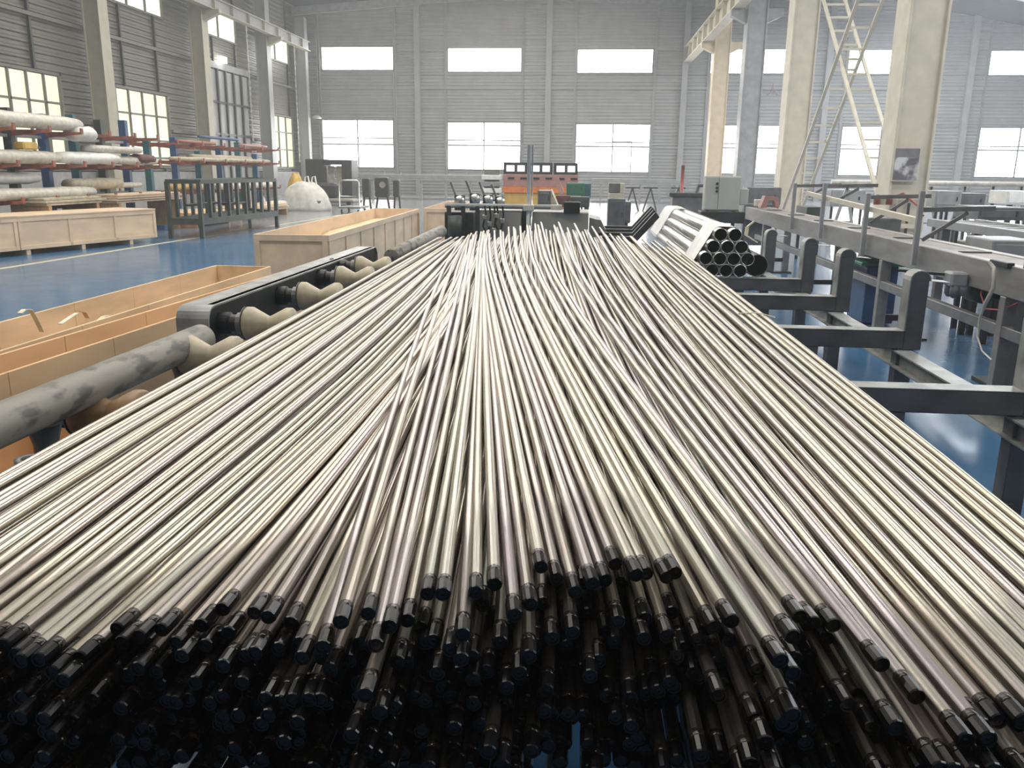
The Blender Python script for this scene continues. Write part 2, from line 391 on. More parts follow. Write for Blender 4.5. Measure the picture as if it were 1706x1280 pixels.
for i, (hq, kd) in enumerate(zip(lholes, lspec)):
    Y0, Y1, z0, z1 = hq; t = .09; b = MB()
    if kd == 'door':
        wn = tag(empty('door_1'), kind='structure')
        n = 6; dy = (Y1-Y0)/n
        b.box(XL-.02, XL+.1, Y0, Y1, z1-.3, z1)
        b.build('door_frame', M['greypaint'], wn)
        for k in range(n):
            p = MB().box(XL-.04, XL+.02, Y0+k*dy+.07, Y0+(k+1)*dy-.07, 0.05, z1-.35); p.build('door_panel', M['siding'], wn)
            s_ = MB().box(XL-.02, XL+.12, Y0+k*dy-.07, Y0+k*dy+.07, 0, z1-.3); s_.build('mullion', M['dark'], wn)
        for z in (1.6, 3.1, 4.6):
            MB().box(XL-.02, XL+.09, Y0, Y1, z, z+.1).build('rail', M['dark'], wn)
        MB().box(XL+.15, XL+.35, Y0+1.9, Y0+2.6, z1+.0, z1+.28).build('exit_lamp', M['lamp'], wn)
        continue
    wn = tag(empty('window_%d' % (13+i)), kind='structure')
    X0, X1 = XL-.05, XL+.09
    b.box(X0, X1, Y0, Y1, z0, z0+t); b.box(X0, X1, Y0, Y1, z1-t, z1); b.box(X0, X1, Y0, Y0+t, z0, z1); b.box(X0, X1, Y1-t, Y1, z0, z1)
    nc = 4 if kd == 'lowwin' else 3; zr = [z0+t, z0+(z1-z0)*.36, z0+(z1-z0)*.68, z1-t] if kd == 'lowwin' else [z0+t, z1-t]
    if i in (0,): nc = 5
    if kd == 'upwin' and i > 3: nc = 2
    dy = (Y1-Y0)/nc
    for k in range(1, nc): b.box(X0, X1-.03, Y0+k*dy-.035, Y0+k*dy+.035, z0, z1)
    for z in zr[1:-1]: b.box(X0, X1-.03, Y0, Y1, z-.035, z+.035)
    b.build('window_frame', M['siding_left'], wn)
    for k in range(nc):
        for za, zb in zip(zr, zr[1:]):
            MB().box(XL-.03, XL-.015, Y0+k*dy+.035, Y0+(k+1)*dy-.035, za+.03, zb-.03).build('pane', M['pane_left'] if kd == 'lowwin' else M['pane_leftup'], wn)

# right and rear walls, roof
right = siding_wall('wall_right', lambda u, o, z: Vector((XR-o, u, z)), YB, YF, 0, WTOP, [0, 16, 32, 44], [], M['siding'])
rear = siding_wall('wall_rear', lambda u, o, z: Vector((u, YB+o, z)), XL, XR, 0, WTOP, [-6, 6, 18], [], M['siding'])
roof = tag(empty('ceiling'), kind='structure')
EAVE, RIDGE, XC = 12.0, 12.9, 7.0
sky_y = [(-8.0, -6.0)]+[(y_, y_+2.0) for y_ in SKY_Y]  # first strip is added, unseen, over the fill light behind the camera
def rz_(x):
    return 12.35
ys = YB; 
edges = [YB]+[e for s_ in sky_y for e in s_]+[YF+3]
spans = [(-17.9, -5.7, 6.5, 11.0, 11.9, 11.4), (6.5, 14.0, 33.9, 11.4, 11.7, 7.9)]
for a_, mid, b_, zA, zM, zB in spans:
    for xa, xb, za, zb in ((a_, mid, zA, zM), (mid, b_, zM, zB)):
        inner = [(xa+(xb-xa)*.22), (xa+(xb-xa)*.78)]; zi = [za+(zb-za)*.22, za+(zb-za)*.78]
        for k, (ya, yb) in enumerate(zip(edges, edges[1:])):
            if k % 2 == 0:
                MB().add([(xa, ya, za), (xb, ya, zb), (xb, yb, zb), (xa, yb, za)], [(0, 1, 2, 3)]).build('roof_sheet', M['roof'], roof)
            else:
                for x0_, z0_, x1_, z1_, sk in ((xa, za, inner[0], zi[0], 0), (inner[0], zi[0], inner[1], zi[1], 1), (inner[1], zi[1], xb, zb, 0)):
                    MB().add([(x0_, ya, z0_), (x1_, ya, z1_), (x1_, yb, z1_), (x0_, yb, z0_)], [(0, 1, 2, 3)]).build('skylight_sheet' if sk else 'roof_sheet', M['sky'] if sk else M['roof'], roof)
    for Y in (-9.8, -1.8, 6.2, 14.2, 22.2, 30.2, 38, 46, 53.2):
        b = MB()
        for s0, s1 in (((a_, Y, zA-.3), (mid, Y, zM-.3)), ((mid, Y, zM-.3), (b_, Y, zB-.3))): b.bar(s0, s1, .25, .45)
        b.build('rafter', M['greypaint'], roof)

# floor marking
p0 = at(0, 448, Z=0); p1 = at(431, 380, Z=0); dv = (p1-p0); e0 = p0-dv*.6; e1 = p0+dv*1.9; n_ = Vector((dv.y, -dv.x, 0)).normalized()*.06
tag(MB().add([e0-n_+Vector((0,0,.003)), e0+n_+Vector((0,0,.003)), e1+n_+Vector((0,0,.003)), e1-n_+Vector((0,0,.003)),
  e0-n_, e0+n_, e1+n_, e1-n_], [(0,1,2,3), (4,5,1,0), (5,6,2,1), (6,7,3,2), (7,4,0,3)]).build('floor_line', M['line']), kind='structure')

# ------------------------------------------------------------------ columns and crane beams
def hcolumn(x, y, w_, d_, h, m_, label, lower=False, name='steel_column', grp=None, z0=0):
    r = empty(name, (x, y, z0), label=label, cat='column', kind='thing', group=grp)
    f_ = .05
    MB().cbox(-w_/2, -w_/2+f_, -d_/2, d_/2, 0, h, .006).build('flange', m_, r)
    MB().cbox(w_/2-f_, w_/2, -d_/2, d_/2, 0, h, .006).build('flange', m_, r)
    for k in (-1, 1): MB().box(-w_/2+f_, w_/2-f_, k*(d_/2-.07)-.01, k*(d_/2-.07)+.01, 0, h).build('web', m_, r)
    MB().cbox(-w_/2-.1, w_/2+.1, -d_/2-.1, d_/2+.1, 0, .05, .01).build('base_plate', m_, r)
    return r
pL = at(420, 44, X=-16.7); zl = pL.z+.02
M['beige_l'] = mat('dark_beige_paint', (0.42, 0.40, 0.32), 0.5, 0, 0.06, 3)  # darker beige for the left columns, brackets and crane beam
names_l = ['beige crane column on the left wall beside the nearest big window', 'beige crane column on the left wall just before the tall dark door',
           'beige crane column on the left wall just beyond the tall dark door']
for i, Y in enumerate(colY[:3]):
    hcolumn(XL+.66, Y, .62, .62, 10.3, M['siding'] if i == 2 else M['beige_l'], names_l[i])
    r = empty('crane_bracket', (XL+.62, Y, zl-.56), label='short bracket carrying the left crane beam on the %s wall column in view' % ('first', 'second', 'third')[i], cat='bracket')
    MB().prism([(0.31, 0), (1.1, .35), (1.1, .5), (.31, .5)], -.15, .15, 'y').build('gusset', M['beige_l'], r)
hcolumn(XL+.65, 53.0, .6, .5, 10.3, M['siding'], 'grey column in the far left corner of the hall')
# left crane beam
r = empty('crane_beam', (-16.75, 0, zl), label='long crane runway beam along the left wall under the upper windows', cat='beam')
MB().box(-.02, .02, -2, 52.4, 0, .46).build('web', M['siding'], r)
MB().box(-.16, .16, -2, 52.4, -.04, 0).build('flange', M['beige_l'], r)
MB().box(-.16, .16, -2, 52.4, .46, .5).build('flange', M['beige_l'], r)
for k in range(26): MB().box(.02, .15, 1+2*k, 1.03+2*k, 0, .46).build('stiffener', M['beige_l'], r)

XCOL = 6.5
def colY_at(px): return at(px, 285, X=XCOL).y
cY = [colY_at(x) for x in (1505, 1316, 1240, 1188, 1151)]
clab = ['biggest beige column on the right, with a framed picture near its foot', 'pale beige column left of the crossed lattice braces',
        'grey beige column second to the right of the grey control cabinet', 'beige column lit warm yellow, rising behind the grey control cabinet', 'thin far beige column under the end of the crane beam']
cm = [M['beige'], M['beige'], M['greypaint'], M['beige_lit_warm'], M['beige']]
colobj = []
for i, Y in enumerate(cY):
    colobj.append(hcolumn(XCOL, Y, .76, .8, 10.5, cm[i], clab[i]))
# crane bracket + right crane beam
b1 = at(1196, 40, X=5.9)
zb = b1.z
r = empty('crane_beam', (5.75, 0, zb), label='beige crane runway beam along the right row of columns', cat='beam')
MB().box(-.02, .02, 14, 53, -.4, .35).build('web', M['beige'], r)
MB().box(-.22, .22, 14, 53, -.45, -.4).build('flange', M['beige'], r)
MB().box(-.22, .22, 14, 53, .35, .4).build('flange', M['beige'], r)
for k in range(19): MB().box(-.18, -.02, 15+2*k, 15.03+2*k, -.4, .35).build('stiffener', M['beige'], r)
for i, Y in enumerate(cY[1:]):
    r = empty('crane_bracket', (XCOL, Y, zb-.5), label='tapered bracket under the right crane beam on the %s of the right columns' % ('second nearest', 'third', 'fourth, lit yellowish', 'farthest')[i], cat='bracket')
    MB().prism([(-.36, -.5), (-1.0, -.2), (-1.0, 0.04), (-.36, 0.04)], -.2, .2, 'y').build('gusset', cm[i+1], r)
    MB().prism([(.36, -.5), (1.0, -.2), (1.0, 0.04), (.36, 0.04)], -.2, .2, 'y').build('gusset', cm[i+1], r)
# picture on the big column and its lattice foot
r = empty('wall_poster', (XCOL, cY[0]-.405, 1.45), label='framed grey and white picture hung on the biggest right column', cat='poster')
pa = at(1491, 262, Y=cY[0]-.42); pb = at(1526, 300, Y=cY[0]-.42)
x0_, x1_ = pa.x-XCOL, pb.x-XCOL; z0_, z1_ = pb.z-1.45, pa.z-1.45
MB().box(x0_-.03, x1_+.03, -.03, -.005, z0_-.03, z1_+.2).build('frame', M['beige'], r)
M['poster'] = mat('poster_print', (0.62, 0.62, 0.62), .4, 0, 0, 3.5, col2=(0.13, 0.12, 0.14), thresh=(.44, .56))
MB().box(x0_, x1_, -.04, -.03, z0_, z1_).build('print', M['poster'], r)
MB().box(x0_, x1_, -.04, -.03, z1_, z1_+.17).build('header', M['midgrey'], r)
for xx in (-.24, .02, ): MB().box(xx, xx+.05, -.415, -.395, .15, 1.05).build('slot', M['dark'], colobj[0])
for zz in (.55, 1.12): MB().box(-.36, .36, -.43, -.4, zz, zz+.09).build('batten', M['beige'], colobj[0])

# crossed lattice braces between the two nearest right columns
def lattice(a, b, wid, label):
    """two parallel chords side by side with horizontal battens between them"""
    a, b = Vector(a), Vector(b); r = empty('lattice_brace', a, label=label, cat='brace'); d = b-a; n = Vector((wid, 0, 0))
    for k in (0, 1): MB().bar(n*k, d+n*k, .075, .06).build('chord', M['beige'], r)
    k = int(d.length/.62)
    for i in range(1, k): MB().bar(d*(i/k), d*(i/k)+n, .05).build('rung', M['beige'], r)
XB1, XB2 = 6.22, 6.20
pA = at(1455, 300, X=XB1); pB = at(1372, 0, X=XB1); dd = pB-pA
zc = 9.2
lattice(pA+dd*((.35-pA.z)/dd.z), pA+dd*((zc-pA.z)/dd.z), .56, 'beige ladder-like brace whose rungs climb to the upper left between the two nearest right columns')
pA = at(1322, 300, X=XB2-.08); pB = at(1429, 0, X=XB2-.08); dd = pB-pA
lattice(pA+dd*((.35-pA.z)/dd.z), pA+dd*((zc-pA.z)/dd.z), .56, 'beige ladder-like brace climbing to the upper right across its twin')

# ------------------------------------------------------------------ the heap of polished tubes
def Dtop(X, Y):
    k = min(1, max(0, (Y-1.0)/6.5))
    h = math.exp(-((X+0.02+.20*k)/(0.62+.05*k))**2)
    return 0.65 - (0.075 + 0.085*k)*h
def on_heap(px, py):
    D = .6
    for _ in range(6):
        p = at(px, py, Z=CAMZ-D); D = Dtop(p.x, p.y)
    return p.x, p.y
flow = {
 'L0': [(0, 790), (280, 640), (560, 486), (715, 405)],
 'L1': [(0, 950), (280, 742), (560, 549), (752, 410)],
 'L2': [(98, 1126), (306, 940), (560, 726), (700, 560), (770, 420)],
 'L3': [(385, 1020), (634, 713), (715, 590), (785, 420)],
 'L4': [(490, 1050), (600, 800), (700, 620), (790, 440)],
 'C0': [(545, 1070), (608, 825), (690, 600), (735, 470), (766, 405)],
 'C1': [(702, 994), (734, 862), (762, 740), (778, 560), (786, 400)],
 'C2': [(807, 975), (805, 740), (803, 600), (803, 500), (806, 398)],
 'C3': [(903, 966), (861, 740), (832, 600), (812, 480), (800, 396)],
 'C4': [(1004, 951), (922, 717), (874, 600), (840, 490), (815, 390)],
 'C5': [(1081, 956), (969, 740), (902, 600), (864, 493), (832, 387)],
 'C6': [(1185, 1031), (1063, 862), (969, 670), (912, 540), (858, 385)],
 'C7': [(1340, 1010), (1231, 900), (1090, 717), (995, 560), (905, 384)],
 'R1': [(1562, 1184), (1327, 900), (1205, 752), (1078, 580), (955, 386)],
 'R2': [(1686, 1156), (1441, 900), (1269, 698), (1124, 537), (1012, 388)],
 'R3': [(1750, 970), (1580, 820), (1373, 634), (1207, 503), (1078, 401)],
 'R4': [(1706, 860), (1406, 632), (1269, 537), (1165, 441), (1128, 410)],
}
FC = {}
for k, pts in flow.items():
    W_ = [on_heap(*p) for p in pts]
    FC[k] = np.polyfit([q[1] for q in W_], [q[0] for q in W_], 1 if k in ('L0', 'R4') else 2, w=[1/(q[1]**.5) for q in W_])
def fx(k, Y):
    c = FC[k]
    if len(c) == 2: return float(np.polyval(c, Y))
    Yc = min(max(Y, 1.0), 5.6)
    return float(np.polyval(c, Yc) + (Y-Yc)*np.polyval(np.polyder(c), Yc)*(.85 if Y > 5.6 else .9))
YN = 1.15
def strand(keys, x_near):
    """position along Y of a tube whose near end lies at x_near, between its two neighbouring flow lines"""
    xs = [fx(k, YN) for k in keys]
    i = max(0, min(len(keys)-2, sum(1 for x in xs if x <= x_near)-1))
    t = (x_near-xs[i])/(xs[i+1]-xs[i])
    return lambda Y: (1-t)*fx(keys[i], Y)+t*fx(keys[i+1], Y)
ends_px = [(-600, 1100), (0, 1070), (60, 1075), (110, 1100), (160, 1060), (240, 1045), (330, 1035), (450, 1030), (500, 1070), (600, 1085), (612, 1000), (650, 1045), (700, 1000),
           (750, 1030), (805, 990), (850, 1010), (900, 972), (1000, 955), (1080, 968), (1125, 980), (1160, 1050), (1185, 1030), (1225, 1085), (1290, 1100), (1310, 1010),
           (1350, 1015), (1395, 1055), (1450, 1120), (1500, 1170), (1560, 1190), (1620, 1210), (1700, 1180), (2300, 1150)]
end_w = sorted(on_heap(*p) for p in ends_px)
def y_end(x):
    if x <= end_w[0][0]: return end_w[0][1]
    for a, b in zip(end_w, end_w[1:]):
        if a[0] <= x <= b[0]: return a[1]+(b[1]-a[1])*(x-a[0])/(b[0]-a[0]+1e-9)
    return end_w[-1][1]
R_ = 0.0098
rod_specs = []      # (points, layer)
def make_strand(f, lay, top, yn, yf, tilt=0.0, jit=1.0):
    ys_ = [yn, yn+.35, 1.9, 2.5, 3.2, 4.1, 5.1, 6.3, yf-.3, yf] if lay < 3 else [yn, 1.7, 3.0, 5.0, yf]
    ys_ = sorted({round(y, 4) for y in ys_ if yn <= y <= yf})
    a1, a2, ph = random.uniform(-.003, .003)*jit, random.uniform(-.03, .03)*jit, random.uniform(0, 6.3)
    pts = []
    for Y in ys_:
        x = f(Y)+a1*math.sin(Y*.9+ph)+a2*max(0, (Y-2)/6)
        z = CAMZ-Dtop(x, Y)-R_-lay*.0172+top+tilt*max(0, (yn+.7-Y))+.0015*math.sin(Y*.7+ph)*jit
        pts.append(Vector((x, Y, z)))
    return pts
EL, ER = fx('L0', YN), fx('R4', YN)
KL = ['L0', 'L1', 'L2', 'L3', 'L4']; KC = ['C0', 'C1', 'C2', 'C3', 'C4', 'C5', 'C6', 'C7', 'R1', 'R2', 'R3', 'R4']
SP = 0.0212
x = EL
top_layer = []
while x < fx('L4', YN):
    top_layer.append(('left', x+random.uniform(-.003, .003), KL)); x += SP*random.choice((.97, 1, 1.0, 1.08, 1.25))
x = fx('C0', YN)
while x < ER-.001:
    top_layer.append(('right' if x > .33 else 'middle', x+random.uniform(-.003, .003), KC)); x += SP*random.choice((.97, 1, 1.0, 1.1, 1.35))
for it_, (side, xn, keys) in enumerate(top_layer):
    f = strand(keys, xn)
    zt = {'left': 0, 'middle': .012, 'right': .006}[side] + (it_ % 3)*.0065 + random.uniform(0, .001)
    yn = y_end(f(YN))+random.uniform(-.035, .035)
    rod_specs.append((make_strand(f, 0, zt, yn, 7.75+random.uniform(-.45, .5)+(.35 if side == 'middle' else 0), tilt=-.02*random.random()), 0, side))
first_pts, last_pts = rod_specs[0][0], rod_specs[-1][0]
# tubes under the top course keep roughly parallel to the edges of the heap
for lay in range(1, 11):
    n = int((ER-EL)/.0208); 
    for i in range(n):
        s_ = (i+.5*(lay % 2)+random.uniform(-.2, .2))/n
        xa = EL+(ER-EL)*s_
        if lay <= 2:
            # follow the course above for a while
            fl = strand(KL if xa < fx('L4', YN) else KC, min(max(xa, EL), ER-.002))
            f0 = (lambda Y, fl=fl, xa=xa, s_=s_: .45*fl(Y)+.55*(xa+(fx('L0', Y)-EL)*(1-s_)+(fx('R4', Y)-ER)*s_+.0*(Y-YN)))
        else:
            sk = random.uniform(-.02, .02)
            f0 = (lambda Y, xa=xa, s_=s_, sk=sk: xa+(fx('L0', Y)-EL)*(1-s_)+(fx('R4', Y)-ER)*s_+sk*(Y-YN)/3)
        rag = .05 if xa < -.1 else .075
        yn = y_end(xa)-(.004+.010*math.exp(-((xa)/.3)**2))*lay+random.uniform(-rag, rag)-(.05 if xa > .3 else 0)
        if lay >= 3 and xa > -.25 and random.random() < .10: continue
        yn = min(max(yn, .84), 1.5)
        side = 'left' if xa < fx('L4', YN) else ('right' if xa > .33 else 'middle')
        z_end = -.012*lay*0
        rod_specs.append((make_strand(f0, lay, 0, yn, 7.5+random.uniform(-.6, .5), tilt=-random.uniform(0, .035)*(1 if lay > 1 else .5), jit=.5), lay, side))
# a few loose ones sagging out of the bottom of the heap
for xa in (-.78, -.42, -.22, -.02, .03, .17, .19, .24, .38, .43, .47, .55, .6, .64):
    f0 = (lambda Y, xa=xa: xa+(Y-YN)*.0)
    rod_specs.append((make_strand(f0, 11, 0, random.uniform(.93, 1.05), 7.3, tilt=-.16, jit=.4), 11, 'low'))

# cap (sleeve with a plug), modelled pointing along -Y
def cap_mesh():
    b = MB()
    b.lathe([(-.001, R_*1.02), (0, .0112), (.026, .0112), (.0285, .0103), (.0285, .0082), (.0265, .0075), (.0265, .003), (.0272, 0.0005)], (0, 0, 0), (0, -1, 0), 12, 0, False)
    b.lathe([(-.0142, .0098), (-.014, .0106), (.002, .0108), (.0022, .0098)], (0, 0, 0), (0, -1, 0), 12, 1, True)
    o = b.build('end_cap', [M['cap'], M['collar']]); me = o.data; bpy.data.objects.remove(o); return me
CAPM = cap_mesh()
LAB = {'left': 'polished steel tube with black end cap running parallel to the heap\'s left edge',
       'middle': 'polished steel tube with black end cap fanning out in the middle of the heap',
       'right': 'polished steel tube with black end cap curving down the right part of the heap'}
GRP = {'left': 'capped tubes in the left part of the heap', 'middle': 'capped tubes in the middle of the heap', 'right': 'capped tubes in the right part of the heap'}
def cap_matrix(pts):
    d = (pts[0]-pts[1]).normalized()
    q = Vector((0, -1, 0)).rotation_difference(d)
    return q, pts[0]-d*.026
# 300 individuals: the top courses, by how large they show
def showing(spec):
    pts, lay, side = spec
    if lay == 0: return 0
    xe = abs(pts[0].x)
    return lay + (4 if xe > .8 else 0) + random.random()*.5
rod_specs.sort(key=showing)
stuff_mb = MB()
capv = [v.co.copy() for v in CAPM.vertices]; capf = [tuple(p.vertices) for p in CAPM.polygons]; capm = [p.material_index for p in CAPM.polygons]
for i, (pts, lay, side) in enumerate(rod_specs):
    q, cpos = cap_matrix(pts)
    body = [cpos + (pts[0]-cpos)*.05] + pts[1:]
    if i < 300:
        b = MB(); loc = body[0].copy(); b.tube([p-loc for p in body], R_, 12 if lay == 0 else 10)
        o = b.build('steel_tube', M['rod']); o.location = loc
        sd = side if side in LAB else 'middle'
        tag(o, LAB[sd], 'tube', GRP[sd])
        if pts is first_pts: o['label'] = 'outermost capped steel tube forming the left edge of the heap beside the rollers'
        if pts is last_pts: o['label'] = 'outermost capped steel tube forming the right edge of the heap above the cradles'
        c = bpy.data.objects.new('end_cap', CAPM); C.objects.link(c); c.parent = o
        c.location = cpos-loc; c.rotation_mode = 'QUATERNION'; c.rotation_quaternion = q
    else:
        stuff_mb.tube(body, R_, 8)
        n0 = len(stuff_mb.v); stuff_mb.v += [tuple(q @ v + cpos) for v in capv]
        for f_, mi in zip(capf, capm): stuff_mb.f.append(tuple(k+n0 for k in f_)); stuff_mb.m.append(mi+1); stuff_mb.sm.append(mi == 1)
tag(stuff_mb.build('steel_tubes', [M['rod'], M['cap'], M['collar']]), 'lower courses of capped steel tubes deep inside the wide heap', 'tubes', kind='stuff')
# pale binding strap on the right edge of the heap
a = on_heap(1222, 526); 
b = MB(); pts = []
for k in range(9):
    t = k/8; X = a[0]+.02+t*.16; pts.append(Vector((X, a[1]-.02*t, CAMZ-Dtop(X, a[1])+.012+.012*math.sin(t*PI))))
for p, q in zip(pts, pts[1:]): b.bar(p, q, .012, .003)
tag(b.build('binding_strap', M['strap']), 'small cream strap end lying over the right edge of the tube heap', 'strap')

# ------------------------------------------------------------------ cradles that carry the heap and the big pipes
ZA = 0.745; XU = 1.93
def cradle(Y, label, xu=XU, ztop=1.08, foot=True):
    r = empty('cradle_frame', (0, Y, 0), label=label, cat='rack', group='cradles in a row under the heap')
    MB().cbox(-1.45, xu-.1, -.05, .05, ZA-.105, ZA-.004, .004).build('cross_arm', M['cradle'], r)
    MB().box(-1.45, xu-.105, -.052, .052, ZA-.004, ZA).build('worn_top', M['cradle_top'], r)
    for sx in (1, -1):
        xa, xb = (xu-.1, xu) if sx > 0 else (-1.5, -1.4)
        zt_ = ztop if sx > 0 else .80
        u = MB().cbox(xa, xb, -.05, .05, ZA-.11, zt_-.05, .004).build('upright', M['cradle'], r)
        arc = [((xa+xb)/2-sx*.05*math.cos(q), zt_-.05+.05*math.sin(q)) for q in [PI*k/8 for k in range(9)]]
        MB().prism(arc, -.05, .05, 'y').build('rounded_top', M['cradle'], r)
        # wrap plate: inner face, over the top and a short lip outwards
        out = [((xa+xb)/2-sx*.057*math.cos(q), zt_-.05+.057*math.sin(q)) for q in [PI*k/8 for k in range(9)]]
        inn = [((xa+xb)/2-sx*.05*math.cos(q), zt_-.05+.05*math.sin(q)) for q in [PI*k/8 for k in range(9)]]
        z0_ = ZA
        path_o = [((xa+xb)/2-sx*.057, z0_)]+out+[((xa+xb)/2+sx*.16, zt_-.056)]
        path_i = [((xa+xb)/2-sx*.05, z0_)]+inn+[((xa+xb)/2+sx*.16, zt_-.062)]
        MB().prism(path_o+path_i[::-1], -.055, .055, 'y').build('wear_plate', M['cradle_top'], r)
    for lx in (-1.3, -.5, .45, 1.32, xu-.08): 
        MB().cbox(lx-.045, lx+.045, -.045, .045, .012, ZA-.105, .004).build('leg', M['cradle'], r)
        MB().box(lx-.09, lx+.09, -.09, .09, 0, .012).build('foot_plate', M['cradle'], r)
    return r
cy_ = [2.05, 3.42, 4.78, 6.12, 7.25, 8.6]
cl = ['nearest dark steel cradle in view, its post cut by the right picture edge', 'dark steel cradle with a hooked post, second behind the nearest one', 'dark steel cradle with a hooked post, between the big hooked post and the wrapped pipes',
      'dark steel cradle whose post stands just right of the wrapped pipe bundle', 'farthest dark steel cradle, under the wrapped pipe bundle']
cradle(2.05, 'dark steel cradle hidden deep under the near end of the tube heap', xu=1.9)
cA = [at(1500, 642, Z=ZA).y, at(1430, 547, Z=ZA).y, at(1350, 492, Z=ZA).y, at(1320, 464, Z=ZA).y]
for Y, l in zip(cA, cl): cradle(Y, l)
cradle(cA[3]+1.5, cl[4], ztop=1.05)
for sgn, X in (('right', 1.83), ('left', -1.35)):
    o = MB().box(X-.05, X+.05, 1.6, cA[3]+1.8, ZA-.12, ZA-.112).box(X-.008, X+.008, 1.6, cA[3]+1.8, ZA-.20, ZA-.12).box(X-.05, X+.05, 1.6, cA[3]+1.8, ZA-.208, ZA-.20).build('tie_beam', M['cradle_top'])
    tag(o, 'long steel I-beam tying the cradle legs together on the %s' % sgn, 'beam')
o = MB()
o.cbox(-1.5, 1.85, cA[0]-.06, cA[0]+.06, .16, .26, .005)
tag(o.build('bottom_beam', M['cradle']), 'dark low cross beam between the legs of the nearest cradle', 'beam')

# ------------------------------------------------------------------ film-wrapped bundle of thick pipes on the right
px_pipes = [(1205, 386), (1227, 390), (1187, 400), (1210, 404), (1233, 408), (1173, 418), (1196, 420), (1220, 420), (1162, 437), (1184, 440), (1207, 440), (1231, 440)]
YP = cA[3]-.05
pr = .056; Lp = 4.6
base = at(1162, 441, Y=YP)
rows = [(4, 0), (4, 1), (3, 2), (2, 3)]
pipe_xy = []
x_left = base.x+.0
pipe_lab = []
for n, k in rows:
    for i in range(n):
        pipe_lab.append('bright open steel pipe in the wrapped bundle: %s row, %s' % (('bottom', 'second lowest', 'second highest', 'top')[k], ('leftmost', 'second from left', 'third from left', 'fourth from left')[i]))
        pipe_xy.append((x_left+.012+i*2*pr*1.03+pr*k*1.0, ZA+pr+k*pr*1.76))
slope = 0.0
def big_pipe(x, z, label):
    r = empty('steel_pipe', (x, YP+random.uniform(0, .03), z), label=label, cat='pipe', group='thick pipes in the wrapped bundle')
    b = MB(); n = 20; 
    prof = [(0, pr), (Lp, pr), (Lp, pr-.006), (0, pr-.006), (0, pr)]
    vs = []
    for t, rr in prof[:-1]:
        for k in range(n): a = 2*PI*k/n; vs.append((rr*math.cos(a), t, rr*math.sin(a)))
    fs = []; ms = []
    for i in range(4):
        j = (i+1) % 4
        for k in range(n): fs.append((i*n+k, i*n+(k+1) % n, j*n+(k+1) % n, j*n+k))
    b.add(vs, fs, 0, True)
    for q in range(2*n, 3*n): b.m[q] = 1
    b.build('pipe_body', [M['chrome'], M['inner']], r)
    return r
for i, (x, z) in enumerate(pipe_xy): big_pipe(x, z, pipe_lab[i])
# one thicker black-mouthed pipe beside the bundle
p = at(1262, 428, Y=YP+.1); rr = .095
r = empty('steel_pipe', (p.x, YP+.1, ZA+rr), label='thicker dark-mouthed pipe lying right of the wrapped pipe bundle', cat='pipe')
b = MB(); n = 24; vs = []
for t, q in ((0, rr), (3.8, rr), (3.8, rr-.006), (0, rr-.006)):
    for k in range(n): a = 2*PI*k/n; vs.append((q*math.cos(a), t, q*math.sin(a)))
b.add(vs, [(i*n+k, i*n+(k+1) % n, ((i+1) % 4)*n+(k+1) % n, ((i+1) % 4)*n+k) for i in range(4) for k in range(n)], 0, True)
for q in range(2*n, 3*n): b.m[q] = 1
b.build('pipe_body', [M['midgrey'], M['inner']], r)
# film bands: hull around the bundle
def hull_poly(off):
    pts = [(x+(pr+off)*math.cos(a), z+(pr+off)*math.sin(a)) for x, z in pipe_xy for a in [2*PI*k/12 for k in range(12)]]
    pts = sorted(set(pts)); lo = []; 
    for seq in (pts, pts[::-1]):
        h = []
        for q in seq:
            while len(h) > 1 and (h[-1][0]-h[-2][0])*(q[1]-h[-2][1])-(h[-1][1]-h[-2][1])*(q[0]-h[-2][0]) <= 0: h.pop()
            h.append(q)
        lo += h[:-1]
    return lo
def band(mb, y0, y1, off, j=.002):
    hp = hull_poly(off); n = len(hp); m_ = 5
    vs = [(u+random.uniform(-j, j), y0+(y1-y0)*k/m_, max(ZA+.001, v+random.uniform(-j, j))) for k in range(m_+1) for u, v in hp]
    mb.add(vs, [(k*n+i, (k+1)*n+i, (k+1)*n+(i+1) % n, k*n+(i+1) % n) for k in range(m_) for i in range(n)], 0, False)
wrap = empty('film_wrap', (0, 0, 0), label='white stretch film wound round the stack of steel pipes', cat='film')
b = MB(); band(b, YP+.12, YP+.75, .006); b.build('near_band', M['film'], wrap)
b = MB(); band(b, YP+3.6, YP+4.65, .006); b.build('far_band', M['film'], wrap)
M['clear'] = mat('clear_film', (0.85, 0.86, 0.84), 0.15, 0, 0.05, 5, alpha=.10)
b = MB(); band(b, YP+.75, YP+3.6, .005, 0); b.build('clear_film', M['clear'], wrap)
# lifting strap tail beside it
pp = [at(1243, 392, Y=YP+.3), at(1245, 378, Y=YP+.3), at(1256, 369, Y=YP+.3)]
b = MB()
for s0, s1 in zip(pp, pp[1:]): b.bar(s0, s1, .03, .012)
b.bar(at(1262, 404, Y=YP+.3), pp[0], .03, .012)
tag(b.build('lifting_strap', M['strap']), 'pale curled strap standing up beside the wrapped pipe bundle', 'strap')

